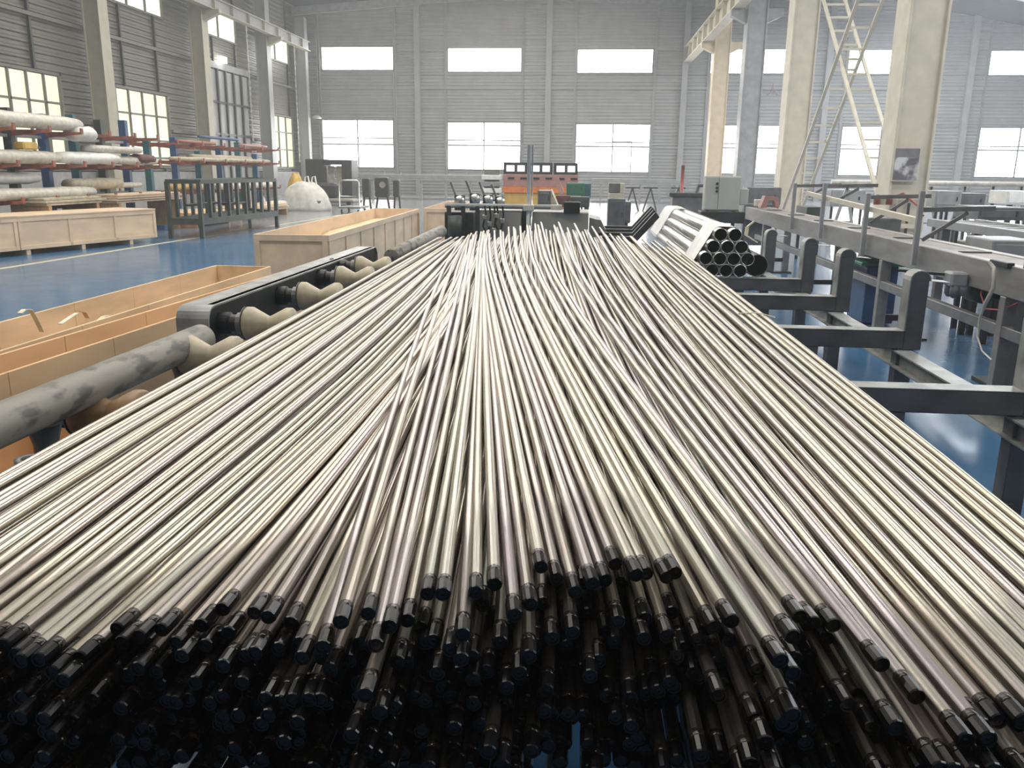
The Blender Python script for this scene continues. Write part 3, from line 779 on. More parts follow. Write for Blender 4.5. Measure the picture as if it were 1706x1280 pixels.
# ------------------------------------------------------------------ roller line left of the heap
def tube_obj(name, pts, r, m_, parent=None, n=24, caps=True):
    b = MB().tube(pts, r, n, caps); return b.build(name, m_, parent)
pe = at(337, 564, Z=.91); pn = at(0, 708, Z=.91)
d = (pe-pn).normalized(); 
r = empty('guard_pipe', (pe.x, pe.y, 0), label='thick oxidised grey pipe in the left foreground ending before the rollers', cat='pipe')
rel = lambda p: Vector(p)-Vector((pe.x, pe.y, 0))
b = MB(); b.lathe([(0, .001), (0, .052), (.006, .06), (5.2, .06), (5.2, .001)], rel(pe), -d, 32, 0, True); b.build('pipe_body', M['castpipe'], r)
for px_, py_ in ((306, 618), (82, 735)):
    q = at(px_, py_, X=pe.x); qy = q.y; t = (pe.y-qy)/abs(d.y) if d.y else 0
    c = pe - d*t
    b = MB(); b.tube([rel((c.x, c.y, .0)), rel((c.x, c.y, .80)), rel((c.x, c.y, .86))], [.035, .035, .05], 16); b.build('post', M['cradle'], r)
    MB().box(c.x-pe.x-.08, c.x-pe.x+.08, c.y-pe.y-.08, c.y-pe.y+.08, 0, .012).build('foot_plate', M['cradle'], r)
def vroller(px_, py_, X, m_, label, hub=True, stub=False):
    p = at(px_, py_, X=X)
    r = empty('v_roller', (p.x, p.y, p.z), label=label, cat='roller', group='diabolo rollers beside the heap')
    MB().lathe([(-.115, .001), (-.115, .07), (-.105, .078), (-.08, .078), (-.005, .038), (.005, .038), (.08, .078), (.105, .078), (.115, .07), (.115, .001)], (0, 0, 0), (1, 0, 0), 28, 0, True).build('roller_body', m_, r)
    MB().lathe([(-.15, .001), (-.15, .05), (-.12, .05), (-.118, .078), (-.1155, .078), (-.1155, .001)], (0, 0, 0), (1, 0, 0), 24, 0, False).build('end_disc', M['midgrey'], r)
    if stub: MB().lathe([(-.225, .001), (-.225, .055), (-.152, .055), (-.152, .001)], (0, 0, 0), (1, 0, 0), 24, 0, False).build('axle_drum', M['greypaint'], r)
    if hub:
        MB().lathe([(-.30, .001), (-.30, .06), (-.285, .06), (-.28, .045), (-.24, .045), (-.24, .052), (-.19, .052), (-.185, .04), (-.14, .04), (-.14, .001)], (0, 0, 0), (1, 0, 0), 20, 0, False).build('bearing_hub', M['dark'], r)
    MB().cbox(-.02, .02, -.02, .02, -p.z, -.085, .003).build('support', M['dark'], r)
    return r
RX = -1.44
vroller(186, 688, RX-.05, M['nylon2'], 'brown roller under the grey pipe in the left foreground', hub=False, stub=True)
vroller(352, 592, RX, M['nylon'], 'cream V-grooved roller at the end of the grey pipe', hub=False)
vroller(450, 540, RX, M['nylon'], 'cream V-grooved roller nearest on the dark rail housing')
vroller(534, 494, RX, M['nylon'], 'cream V-grooved roller second along the dark rail housing')
vroller(592, 464, RX, M['nylon'], 'cream V-grooved roller third along the dark rail housing')
vroller(622, 446, RX, M['nylon'], 'small far cream roller at the far end of the dark rail housing')
# upright threaded socket
p = at(52, 765, Z=.72)
r = empty('pipe_socket', (p.x, p.y, 0), label='short dark upright socket standing under the foreground grey pipe', cat='fitting')
MB().lathe([(0, .001), (0, .04), (.55, .04), (.70, .045), (.72, .045), (.72, .03), (.66, .03), (.66, .001)], (0, 0, 0), (0, 0, 1), 20, 0, True).build('socket_body', M['darkgreen'], r)
MB().lathe([(.705, .046), (.723, .048), (.723, .028), (.705, .028), (.705, .046)], (0, 0, 0), (0, 0, 1), 20, 0, True).build('rim', M['midgrey'], r)
# dark rail housing: rounded-front box
h0 = at(392, 500, X=-1.63).y-.22; h1 = at(632, 425, X=-1.63).y+.1
r = empty('rail_housing', (-1.68, h0, 0), label='long dark steel rail housing with rounded front that carries the rollers', cat='housing')
L_ = h1-h0
def rpoly(z0, z1, rad, y0, y1):
    P = [(y0, z0), (y0, z1-rad)]
    P += [(y0+rad-rad*math.cos(a), z1-rad+rad*math.sin(a)) for a in [PI/2*k/6 for k in range(1, 7)]]
    return P+[(y1-.05, z1), (y1, z1-.05), (y1, z0)]
MB().prism(rpoly(.77, .985, .07, .02, L_-.02), -.03, -.0, 'x').build('side_plate', M['dark'], r)
# folded cover strip over front and top
po = rpoly(.77, .985, .07, 0, L_); pi_ = rpoly(.77, .977, .065, .008, L_-.008)
b = MB(); n = len(po)
vs = [(x, y, z) for x in (-.14, .012) for y, z in po]+[(x, y, z) for x in (-.14, .012) for y, z in pi_]
fs = []
for k in range(n-1):
    fs += [(k, k+1, n+k+1, n+k), (2*n+k, 3*n+k, 3*n+k+1, 2*n+k+1), (k, 2*n+k, 2*n+k+1, k+1), (n+k, n+k+1, 3*n+k+1, 3*n+k)]
b.add(vs, fs); b.build('cover_strip', M['cradle_top'], r)
for k in range(4): 
    MB().cbox(-.10, -.04, .3+k*(L_-.6)/3-.03, .3+k*(L_-.6)/3+.03, 0, .8, .004).build('leg', M['dark'], r)
# pipe continuing beyond the housing
q0, q1 = at(652, 428, X=-1.58), at(735, 386, X=-1.56)
r = empty('guard_pipe', (q0.x, q0.y, 0), label='thick grey pipe continuing beyond the far end of the dark rail housing', cat='pipe')
dd = (q1-q0).normalized(); LL = (q1-q0).length
MB().lathe([(0, .001), (0, .055), (.006, .065), (LL, .065), (LL, .001)], (0, 0, q0.z), dd, 28, 0, True).build('pipe_body', M['castpipe'], r)
for t in (.5, LL-.5):
    c = dd*t; MB().tube([(c.x, c.y, 0), (c.x, c.y, q0.z-.05)], .035, 12).build('post', M['dark'], r)

# ------------------------------------------------------------------ wooden crates
def crate(name, label, x0, x1, y0, y1, z0, z1, m_out, m_in=None, t=.02, step=.95, battens=True, skids=True, lid=False, rz=0, floor_m=None, rimw=.0):
    """open long crate; boards, battens and skids are its parts"""
    ox, oy = x1, y0
    r = empty(name, (ox, oy, z0), rz=rz, label=label, cat='crate')
    W, L, H = x1-x0, y1-y0, z1-z0; m_in = m_in or m_out
    zb = .10 if skids else 0
    n = max(1, round(L/step)); s_ = L/n
    for k in range(n):
        a, b_ = k*s_+.002, (k+1)*s_-.002
        MB().cbox(-t, 0, a, b_, zb, H, .002).build('side_board', m_out, r)
        MB().cbox(-W, -W+t, a, b_, zb, H, .002).build('side_board', m_in, r)
    for a in (0, L-t): MB().cbox(-W+t+.001, -t-.001, a, a+t, zb, H, .002).build('end_board', m_out, r)
    MB().box(-W+t, -t, t, L-t, zb, zb+.02).build('floor_board', floor_m or m_in, r)
    if battens:
        for k in range(n+1):
            a = min(max(k*s_-.035, 0), L-.07)
            MB().cbox(.001, .02, a, a+.07, zb, H-.08, .002).build('batten', m_out, r)
        MB().cbox(.001, .02, 0, L, H-.078, H, .002).build('top_rail', m_out, r)
        MB().cbox(.001, .02, .072, L-.072, zb, zb+.07, .002).build('bottom_rail', m_out, r)
        for xa in (-W, -.07): MB().cbox(xa, xa+.07, -.02, -.001, zb, H-.08, .002).build('batten', m_out, r)
        MB().cbox(-W, .02, -.02, -.001, H-.078, H, .002).build('top_rail', m_out, r)
        MB().cbox(-W+.07, -.07, -.02, -.001, zb, zb+.07, .002).build('bottom_rail', m_out, r)
    if skids:
        k = 0.12
        while k < L-.1:
            MB().cbox(-W, 0, k, k+.09, 0, .099, .003).build('skid', m_out, r); k += 1.25
    return r
RZ = .55
a0, a1 = at(0, 536, Z=RZ), at(359, 442, Z=RZ); b0, b1 = at(0, 572, Z=RZ), at(432, 447, Z=RZ)
def crate_px(name, label, pl0, pl1, pr1, z1, yn, m_out, **k):
    """left rim through two points, right far corner"""
    A, B_, D_ = at(*pl0, Z=z1), at(*pl1, Z=z1), at(*pr1, Z=z1)
    dv = (B_-A).normalized(); n_ = Vector((dv.y, -dv.x, 0)); W = (D_-B_).dot(n_)
    rz = math.atan2(-dv.x, dv.y); far = B_ + n_*W
    L = (far.y-yn)/dv.y; o = far-dv*L
    return crate(name, label, o.x-W, o.x, o.y, o.y+L, 0, z1, m_out, rz=rz, **k)
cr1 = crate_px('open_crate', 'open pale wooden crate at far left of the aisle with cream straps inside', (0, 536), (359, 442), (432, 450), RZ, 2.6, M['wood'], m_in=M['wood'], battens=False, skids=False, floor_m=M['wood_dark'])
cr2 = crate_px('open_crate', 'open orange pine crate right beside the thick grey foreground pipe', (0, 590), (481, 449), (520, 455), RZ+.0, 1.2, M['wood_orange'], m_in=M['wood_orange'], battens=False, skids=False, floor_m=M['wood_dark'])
cr3 = crate_px('long_crate', 'long deep crate with battens and a shadowed inside behind the rollers', (435, 388), (650, 341), (697, 348), .80, 0, M['wood2'], m_in=M['wood2'], battens=True, skids=True) if False else None
# crate C: front corners known
fl, fr, fe = at(436, 388, Z=.80), at(546, 392, Z=.80), at(697, 348, Z=.80)
dv = (fe-fr).normalized(); rz = math.atan2(-dv.x, dv.y); W = (fr-fl).length; L = (fe-fr).length
c3 = crate('long_crate', 'long pale crate with battens beyond the orange open crates', fr.x-W, fr.x, fr.y, fr.y+L, 0, .80, M['wood2'], step=.9, rz=rz)
MB().box(-W+.03, -.03, .03, 1.6, .125, .2).build('inner_shadow_slab', M['maroon'], c3)  # dark red slab added, its colour standing for the shadow inside the crate
MB().prism([(1.65, .125), (1.65, .45), (3.5, .6), (L-.03, .6), (L-.03, .125)], -W+.03, -.03, 'x').build('filled_boards', M['wood'], c3)
q0, q1 = at(706, 347, Z=.82), at(752, 344, Z=.82)
crate('short_crate', 'pale crate end beyond the long battened crate, half hidden by the machine', q0.x, q1.x+.2, q0.y, q0.y+4, 0, .82, M['wood2'], step=1, rz=rz)
# straps in the first open crate
def ribbon(pts, w_, th=.004):
    b = MB()
    P = [Vector(p) for p in pts]
    for s0, s1 in zip(P, P[1:]): b.bar(s0, s1, w_, th)
    return b
for k, pl in enumerate([[(33, 522), (40, 516), (50, 516), (58, 528), (70, 553)], [(100, 540), (118, 528), (128, 522)], [(130, 518), (140, 520), (146, 530)], [(165, 534), (172, 528), (180, 526), (182, 532)]]):
    X0 = -3.75+.06*k
    P = [at(x, y, X=X0) for x, y in pl]
    tag(ribbon(P, .035, .006).build('packing_strap', M['strap'] if k != 2 else M['wood']), ['tall cream packing strap looped over the open crate rim', 'thin pale strap lying in the open crate', 'brown curled strap end in the open crate', 'short cream strap end on the crate divider'][k], 'strap')
# small boxes of boards low beside the rollers
p = at(240, 660, Z=.45)
crate('open_crate', 'low red-brown crate glimpsed between the grey pipe and the heap', p.x-.35, p.x+.12, 1.2, 3.6, 0, .45, M['wood_orange'], battens=False, skids=False)


# ------------------------------------------------------------------ left side storage: crate row, racks, cage, bags
p0_, p1_ = at(262, 403, Z=0), at(0, 430, Z=0)
dv = (p0_-p1_).normalized(); rz_l = math.atan2(-dv.x, dv.y); LEN = 3.4
zt = at(262, 350, Y=p0_.y).z
for k, lab in enumerate(['closed pale crate on skids at the cage end of the left crate row', 'pale crate on skids with a dark strap on top, in the left crate row', 'pale crate on skids cut by the left picture edge']):
    e = p0_-dv*(k*(LEN+.02)); o = e-dv*LEN
    c = crate('storage_crate', lab, o.x-1.0, o.x, o.y, o.y+LEN, 0, zt, M['wood2'], step=1.15, rz=rz_l)
    MB().cbox(-1.0, .03, -.02, LEN, zt, zt+.03, .003).build('lid_board', M['wood2'], c)
tag(MB().tube([p1_+dv*5.2+Vector((-.25, 0, zt+.05)), p1_+dv*5.9+Vector((-.05, 0, zt+.09)), p1_+dv*6.3+Vector((.0, 0, zt+.05)), p1_+dv*7.1+Vector((-.1, 0, zt+.06)), p1_+dv*7.5+Vector((-.3, 0, zt+.1))], .03, 8).build('webbing_sling', M['black']), 'dark webbing sling lying on the left crate row', 'sling')

def rack(name, label, x, y0, n, gap, h, levels, cols, arm=.9):
    """cantilever rack: columns in a row along Y with arms on both sides"""
    r = empty(name, (x, y0, 0), label=label, cat='rack')
    for i in range(n):
        yy = i*gap; cm_ = cols[i % len(cols)]
        MB().cbox(-.09, .09, yy-.07, yy+.07, 0, h[i % len(h)], .006).build('upright', cm_, r)
        MB().cbox(-arm, arm, yy-.08, yy+.08, 0, .12, .006).build('base', cm_, r)
        for z in levels:
            for sx in (-1, 1):
                b = MB(); b.prism([(sx*.09, z-.12), (sx*arm, z-.04), (sx*arm, z+.08), (sx*(arm-.03), z+.08), (sx*(arm-.03), z), (sx*.09, z)], yy-.04, yy+.04, 'y'); b.build('arm', M['redorange'], r)
    for z in (h[0]*.35, h[0]*.8):
        MB().cbox(-.02, .02, 0, (n-1)*gap, z-.03, z+.03, .004).build('tie_bar', M['greypaint'], r)
    return r
XK = -11.6
ya, yb_ = at(78, 285, X=XK).y, at(212, 285, X=XK).y
yc, yd = at(266, 285, X=XK).y, at(412, 285, X=XK).y
hA = at(108, 190, X=XK).z; hB = at(266, 235, X=XK).z
rack('cantilever_rack', 'blue cantilever rack with orange arms behind the left crate row', XK, ya-3*(yb_-ya)/3, 7, (yb_-ya)/3, [hA, hA-.05], [at(60, 330, X=XK).z, at(60, 274, X=XK).z, at(100, 222, X=XK).z], [M['blue'], M['teal'], M['darkgreen']])
rack('cantilever_rack', 'teal cantilever rack with red arms behind the dark cage rack', XK-.3, yc, 6, (yd-yc)/4, [hB, hB+.15, hB-.2], [.9, at(300, 268, X=XK).z, at(300, 240, X=XK).z], [M['teal'], M['blue']])
def wrapped(label, x, y0, y1, z, r_, m_, cat='bundle', name='wrapped_bundle', flat=.75, grp=None, n=14):
    b = MB(); L = y1-y0; k = max(6, int(L/.35)); pts = []
    vs = []
    for i in range(k+1):
        t = i/k; rr = r_*(1+random.uniform(-.05, .05))*(.82 if i in (0, k) else 1)
        for q in range(n):
            a = 2*PI*q/n; w_ = 1+random.uniform(-.05, .05)
            vs.append((math.cos(a)*rr*w_, t*L, math.sin(a)*rr*flat*w_))
    fs = [(i*n+q, (i+1)*n+q, (i+1)*n+(q+1) % n, i*n+(q+1) % n) for i in range(k) for q in range(n)]+[tuple(range(n)), tuple(range(len(vs)-1, len(vs)-n-1, -1))]
    b.add(vs, fs, 0, True); o = b.build(name, m_, loc=(x, y0, z)); tag(o, label, cat, grp); return o
zl1, zl2, zl3 = at(60, 330, X=XK).z, at(60, 274, X=XK).z, at(100, 222, X=XK).z
Y = lambda px: at(px, 285, X=XK+.45).y
wrapped('thick white wrapped pipe roll on the top arms of the left rack', XK+.5, Y(-60), Y(132), zl3+.17, .2, M['white'], 'bundle')
wrapped('torn white film hanging at the end of the top roll on the left rack', XK+.55, Y(118), Y(150), zl3-.02, .22, M['whiteflat'], 'bundle')
wrapped('white wrapped roll on the middle arms of the left rack, nearest the picture edge', XK+.5, Y(-60), Y(92), zl2+.14, .17, M['white'])
wrapped('pale kraft wrapped roll on the middle arms beside the white one', XK+.2, Y(-60), Y(70), zl2+.16, .16, M['paper'])
wrapped('grey white wrapped roll on the middle arms in the gap between both racks', XK+.5, Y(96), Y(190), zl2+.15, .18, M['film'])
wrapped('slim white roll lying on top of the grey white roll between the racks', XK+.5, Y(140), Y(232), zl2+.36, .11, M['white'])
wrapped('long pale roll running to a dark red end between the two racks', XK+.4, Y(175), Y(262), zl2+.12, .13, M['white'])
wrapped('dark red wrapped end of the long pale roll between the racks', XK+.4, Y(228), Y(256), zl2+.16, .17, M['maroon'])
wrapped('white wrapped roll on the lowest arms of the left rack, above the crate lid', XK+.55, Y(-60), Y(142), zl1+.12, .16, M['white'])
wrapped('dark red cloth bundle on the lowest arms of the left rack', XK+.6, Y(74), Y(112), zl1-.08, .16, M['maroon'])
wrapped('beige wrapped roll on the lowest arms further along the left rack', XK+.3, Y(120), Y(205), zl1+.28, .17, M['paper'])
wrapped('thin pale roll lying slightly above the lowest arms near the cage rack', XK+.2, Y(180), Y(246), zl1+.22, .09, M['white'])
wrapped('crumpled grey film heap between middle and lowest arms of the left rack', XK+.1, Y(-30), Y(85), zl1+.42, .16, M['film'])
Y2 = lambda px: at(px, 285, X=XK-.0).y
z2m, z2t = at(300, 268, X=XK).z, at(300, 240, X=XK).z
wrapped('pale green wrapped roll on the middle arms of the teal rack', XK+.1, Y2(312), Y2(412), z2m+.11, .13, M['paper'])
wrapped('long thin pale roll along the middle arms of the teal rack', XK+.4, Y2(262), Y2(430), z2m+.05, .08, M['paper'])
wrapped('thin pink wrapped tube bundle on the top arms of the teal rack', XK+.3, Y2(388), Y2(432), z2t+.07, .08, M['pink'])
wrapped('thin orange tube bundle on the top arms of the teal rack', XK+.3, Y2(280), Y2(345), z2t+.06, .07, M['redorange'])
wrapped('thin blue tube bundle on the top arms of the teal rack', XK+.1, Y2(330), Y2(395), z2t+.25, .06, M['blue'])
for k, (mm, lab) in enumerate([(M['yellow'], 'yellow'), (M['paper'], 'kraft brown'), (M['white'], 'white')]):
    wrapped('%s roll on the lowest arms behind the dark cage rack' % lab, XK-.1+.3*k, Y2(285+25*k), Y2(400+15*k), 1.0, .13, mm)
for k, (px0, px1, mm, lab) in enumerate([(-40, 50, M['paper'], 'brown'), (60, 150, M['white'], 'white'), (160, 240, M['whiteflat'], 'pale grey'), (270, 330, M['white'], 'bright white'), (340, 420, M['paper'], 'faded brown'), (425, 470, M['whiteflat'], 'off-white')]):
    wrapped('%s wrapped roll lying on the floor under the left racks' % lab, XK+.35+.02*k, Y(px0), Y(px1), .28, .2, mm)
# yellow hoist block on the middle arms
p = at(45, 250, X=XK+.5)
r = empty('hoist_block', (p.x, p.y, zl2+.30), label='small yellow hoist block lying on the white rolls of the left rack', cat='hoist')
MB().cbox(-.12, .12, -.25, .2, -.02, .13, .03).build('housing', M['yellow'], r); MB().cbox(-.06, .06, .2, .36, 0, .06, .01).build('hook', M['black'], r)
# cage rack
c1, c2, c3_, c4_ = at(286, 397, Z=0), at(338, 398, Z=0), at(462, 379, Z=0), at(417, 373, Z=0)
zc_ = at(338, 303, Y=c2.y).z; zb_ = .38
r = empty('cage_rack', (c2.x, c2.y, 0), label='dark green cage rack with vertical bars on short legs beside the aisle', cat='rack')
V = [Vector((p.x-c2.x, p.y-c2.y, 0)) for p in (c1, c2, c3_, c4_)]
up = lambda p, z: p+Vector((0, 0, z))
for i in range(4):
    a, b_ = V[i], V[(i+1) % 4]
    MB().bar(up(a, 0), up(a, zc_), .09).build('leg', M['darkgreen'], r)
    MB().bar(up(a, zc_), up(b_, zc_), .09).build('top_rail', M['darkgreen'], r)
    MB().bar(up(a, zb_), up(b_, zb_), .09, .14).build('bottom_rail', M['darkgreen'], r)
    n = max(1, int((b_-a).length/.42))
    for k in range(1, n):
        q = a+(b_-a)*(k/n); MB().bar(up(q, zb_), up(q, zc_), .07).build('bar', M['darkgreen'], r)
MB().add([up(v, zb_) for v in V]+[up(v, zb_-.05) for v in V], [(0,1,2,3), (7,6,5,4), (0,4,5,1), (1,5,6,2), (2,6,7,3), (3,7,4,0)]).build('deck', M['darkgreen'], r)
# white sack heap and bin
p = at(505, 351, Z=0)
def sack(label, loc, rx, ry, h, m_, name='bulk_bag', cat='bag'):
    b = MB(); n, k = 20, 8; vs = []
    for i in range(k+1):
        t = i/k; rr = math.sqrt(max(.02, 1-(t*.93)**2.2))*(1.0 if t < .95 else .9)
        for q in range(n):
            a = 2*PI*q/n; j = 1+.07*math.sin(5*a+3*t)+random.uniform(-.03, .03)
            vs.append((math.cos(a)*rx*rr*j, math.sin(a)*ry*rr*j, h*t*(1+.05*math.sin(3*a))))
    b.add(vs, [(i*n+q, i*n+(q+1) % n, (i+1)*n+(q+1) % n, (i+1)*n+q) for i in range(k) for q in range(n)]+[tuple(range(n))[::-1], tuple(range(len(vs)-n, len(vs)))], 0, True)
    r = empty(name, loc, label=label, cat=cat); b.build('bag_body', m_, r); return r
s_ = sack('big white bulk bag with tied top standing left of the silver hand trolley', (p.x+.1, p.y, 0), .95, .6, 1.05, M['whiteflat'])
for sx in (-.15, .12): MB().tube([(sx+.15, 0, .95), (sx+.2, 0, 1.25), (sx+.3, 0, 1.28), (sx+.35, 0, .95)], .03, 6).build('lifting_loop', M['whiteflat'], s_)
sack('yellow brown crumpled sack on the ground beside the white bulk bag', (p.x-.55, p.y+.9, .0), .38, .35, 1.35, M['yellow'])
sack('grey white sack slumped beside the end of the teal rack', (p.x-1.6, p.y-1.2, .0), .6, .5, .9, M['film'])
q = at(528, 352, Z=0)
r = empty('steel_bin', (q.x, q.y, 0), label='small steel bin standing against the white bulk bag', cat='bin')
MB().lathe([(0, .001), (0, .16), (.38, .18), (.39, .19), (.39, .165), (.05, .15), (.05, .001)], (0, 0, 0), (0, 0, 1), 20, 0, True).build('bin_body', M['midgrey'], r)
# platform trolley
q = at(583, 357, Z=0)
r = empty('hand_trolley', (q.x, q.y, 0), label='silver platform hand trolley with hoop handle in the far aisle', cat='trolley')
MB().tube([(-.36, 0, .2), (-.36, 0, 1.1), (-.3, 0, 1.18), (.3, 0, 1.18), (.36, 0, 1.1), (.36, 0, .2)], .028, 8).build('handle', M['chrome'], r)
MB().tube([(-.36, 0, .62), (.36, 0, .62)], .02, 8).build('cross_tube', M['chrome'], r)
MB().cbox(-.4, .4, -.05, 1.2, .2, .26, .01).build('platform', M['midgrey'], r)
for sx in (-.3, .3):
    for yy in (.05, 1.0):
        MB().lathe([(-.025, .001), (-.025, .08), (.025, .08), (.025, .001)], (sx, yy, .085), (1, 0, 0), 16, 0, False).build('wheel', M['black'], r)
# dark machine with two lit openings, behind the trolley
ym = 40.0
q0, q1 = at(508, 265, Y=ym), at(588, 350, Y=ym)
r = empty('press_machine', (q0.x, ym, 0), label='black machine with two lit openings in the far left corner', cat='machine')
W = q1.x-q0.x; H = q0.z
MB().cbox(0, W*.4, 0, 1.2, .1, H, .03).build('left_body', M['dark'], r)
MB().cbox(W*.78, W, 0, 1.2, .1, H-.02, .03).build('right_body', M['dark'], r)
MB().cbox(W*.4, W*.78, 0, 1.2, H-.25, H-.02, .03).build('top_beam', M['dark'], r)
MB().cbox(W*.4, W*.78, 0, 1.2, .1, H-1.35, .03).build('bed', M['dark'], r)
MB().cbox(W*.42, W*.56, .5, .55, H-1.3, H-.3, .01).build('lit_opening_panel', M['white'], r); MB().cbox(W*.6, W*.74, .5, .55, H-1.3, H-.3, .01).build('lit_opening_panel', M['white'], r)  # white panels added to stand for the brightness in the two openings
MB().cbox(-.1, W+.1, -.2, 1.4, 0, .1, .02).build('plinth', M['midgrey'], r)
q = at(548, 340, Y=37)
r = empty('welding_cart', (q.x, 37, 0), label='low dark cart with a rounded hood in front of the black far machine', cat='cart')
MB().cbox(-.9, .5, -.3, .5, .3, .95, .12).build('hood', M['dark'], r); MB().cbox(-1.3, 1.2, -.4, .6, .2, .3, .01).build('deck', M['chrome'], r)
for sx in (-1.0, .9): MB().lathe([(-.05, .001), (-.05, .1), (.05, .1), (.05, .001)], (sx, 0, .1), (0, 1, 0), 12, 0, False).build('wheel', M['black'], r)
for k, (px_, w_, h_, lab) in enumerate([(638, .55, 1.25, 'dark motor stand with a bright gauge right of the hand trolley'), (612, .3, 1.2, 'thin dark stand right of the hand trolley'), (662, .25, 1.15, 'narrow black stand next to the motor stand')]):
    q = at(px_, 347, Z=0); r = empty('motor_stand', (q.x, q.y, 0), label=lab, cat='stand')
    MB().cbox(-w_/2, w_/2, -.2, .2, .45, h_, .04).build('body', M['dark'], r)
    for sx in (-1, 1): MB().bar((sx*w_*.5, 0, 0), (sx*w_*.35, 0, .5), .07).build('leg', M['dark'], r)
    if k == 0: MB().lathe([(0, .001), (0, .13), (.03, .13), (.03, .001)], (.05, -.2, .95), (0, -1, 0), 16, 0, False).build('gauge', M['chrome'], r)
# long roller conveyor across the back
def long_conveyor(label, xa, xb, y_, ztop, pegs, m_, legs):
    r = empty('roller_conveyor', (xa, y_, 0), label=label, cat='conveyor'); L = xb-xa
    MB().cbox(0, L, -.15, .15, ztop-.22, ztop, .02).build('bed', m_, r)
    MB().cbox(0, L, -.2, .2, ztop-.3, ztop-.22, .01).build('lower_flange', m_, r)
    for k in range(legs): x_ = L*(k+.5)/legs; MB().box(x_-.05, x_+.05, -.1, .1, 0, ztop-.3).build('leg', M['greypaint'], r)
    for k in range(pegs): x_ = L*(k+.5)/pegs; MB().tube([(x_, 0, ztop), (x_, 0, ztop+.2)], .03, 8).build('peg', m_, r)
    MB().box(0, L, .3, .5, 0, .12).build('floor_kerb', m_, r)
    return r
yq = 45.0; za_ = at(700, 291, Y=yq).z
long_conveyor('long pale grey roller conveyor along the back wall, left of the orange machine', at(600, 290, Y=yq).x, at(846, 290, Y=yq).x, yq, za_, 9, M['greypaint'], 6)
zb2 = at(1060, 298, Y=yq).z
long_conveyor('long grey conveyor along the back wall, right of the green cabinet', at(985, 290, Y=yq).x, at(1150, 290, Y=yq).x, yq, zb2, 0, M['greypaint'], 5)
# trestles right of the computer
for k, px_ in enumerate((1052, 1082, 1128)):
    q = at(px_, 352, Z=0); r = empty('trestle', (q.x, q.y, 0), label='dark A-shaped trestle on the grey floor behind the slanted arms, %s from the left' % ('first', 'second', 'third')[k], cat='trestle')
    for sx in (-1, 1): MB().bar((sx*.28, 0, 0), (0, 0, .95), .06).build('leg', M['dark'], r)
    MB().bar((-.3, 0, .95), (.3, 0, .95), .06).build('top_bar', M['dark'], r)

# ------------------------------------------------------------------ orange machine with its row of monitors
ym = 27.0
q0, q1 = at(838, 272, Y=ym), at(962, 345, Y=ym)
W = q1.x-q0.x; zz = lambda y_: at(900, y_, Y=ym).z
r = empty('control_bench', (q0.x, ym, 0), label='orange and faded red control bench with a row of dark monitors far ahead', cat='machine')
MB().cbox(0, W, 0, .6, zz(312), zz(291), .01).build('red_cabinet', M['pink'], r)
MB().cbox(0, W*.93, -.05, .6, zz(322), zz(312), .01).build('orange_band', M['orange'], r)
MB().cbox(.05, W*.88, 0, .6, .5, zz(322), .01).build('lower_cabinet', M['yellow'], r)
MB().cbox(.1, W*.85, .05, .55, 0, .5, .01).build('plinth', M['midgrey'], r)
for k in range(6): MB().box(.16+k*W/6, .36+k*W/6, -.03, 0, zz(299), zz(296)).build('vent_slot', M['black'], r)
for k in range(3):
    xa = W*(k*.335); wm = W*.32
    mo = empty('monitor', (q0.x+xa, ym+.2, zz(291)), label='twin-screen dark monitor on the orange bench, %s from the left' % ('first', 'middle one', 'last')[k], cat='monitor', group='monitors on the orange bench')
    hh = zz(271)-zz(291); 
    b = MB(); f_ = .085
    b.box(0, wm, 0, .12, 0, f_); b.box(0, wm, 0, .12, hh-f_, hh)
    for x_ in (0, wm*.46, wm-.085): b.box(x_, x_+.085, 0, .12, f_, hh-f_)
    b.build('casing', M['dark'], mo)
    for x_ in (.085, wm*.46+.085): MB().box(x_, x_+wm*.37, .04, .06, f_, hh-f_).build('screen', M['screen'], mo)
# faded red lever arm and green cabinets
q0_, q1_ = at(926, 296, Y=25), at(936, 322, Y=25)
tag(MB().bar(at(926, 296, Y=25), at(937, 323, Y=25), .14).bar(at(937, 323, Y=25), Vector((at(940, 360, Y=25).x, 25, 0)), .1).build('lever_arm', M['pink']), 'slanted faded red arm leaning in front of the orange bench', 'arm')
ym = 22.0
def cab(name, label, pxa, pya, pxb, pyb, y_, m_, dep=.5, leg=True, cat='cabinet'):
    a, b_ = at(pxa, pya, Y=y_), at(pxb, pyb, Y=y_)
    r = empty(name, (a.x, y_, 0), label=label, cat=cat); w_ = b_.x-a.x
    MB().cbox(0, w_, 0, dep, b_.z, a.z, .012).build('body', m_, r)
    MB().cbox(.03, w_-.03, -.012, -.001, b_.z+.04, a.z-.04, .004).build('front_panel', m_, r)
    MB().box(w_*.8, w_*.84, -.03, -.012, (a.z+b_.z)/2-.04, (a.z+b_.z)/2+.04).build('handle', M['dark'], r)
    if leg and b_.z > .08:
        for sx in (.04, w_-.09):
            for sy2 in (.03, dep-.08): MB().box(sx, sx+.05, sy2, sy2+.05, 0, b_.z).build('leg', M['dark'], r)
    return r
cab('electric_cabinet', 'green cabinet in front of the orange bench', 944, 305, 974, 326, 22, M['green'])
cab('electric_cabinet', 'teal box right behind the green cabinet', 972, 306, 984, 330, 22.6, M['teal'])
cab('electric_cabinet', 'dull green cabinet below the bright green one', 950, 328, 982, 346, 20, M['darkgreen'])
cab('desk_cabinet', 'dull red low cabinet left of the green cabinet', 926, 326, 950, 345, 21, M['maroon'])
o_ = cab('machine_cover', 'olive grey sloped machine cover beside the vertical steel pole', 896, 317, 918, 343, 14, M['midgrey'])
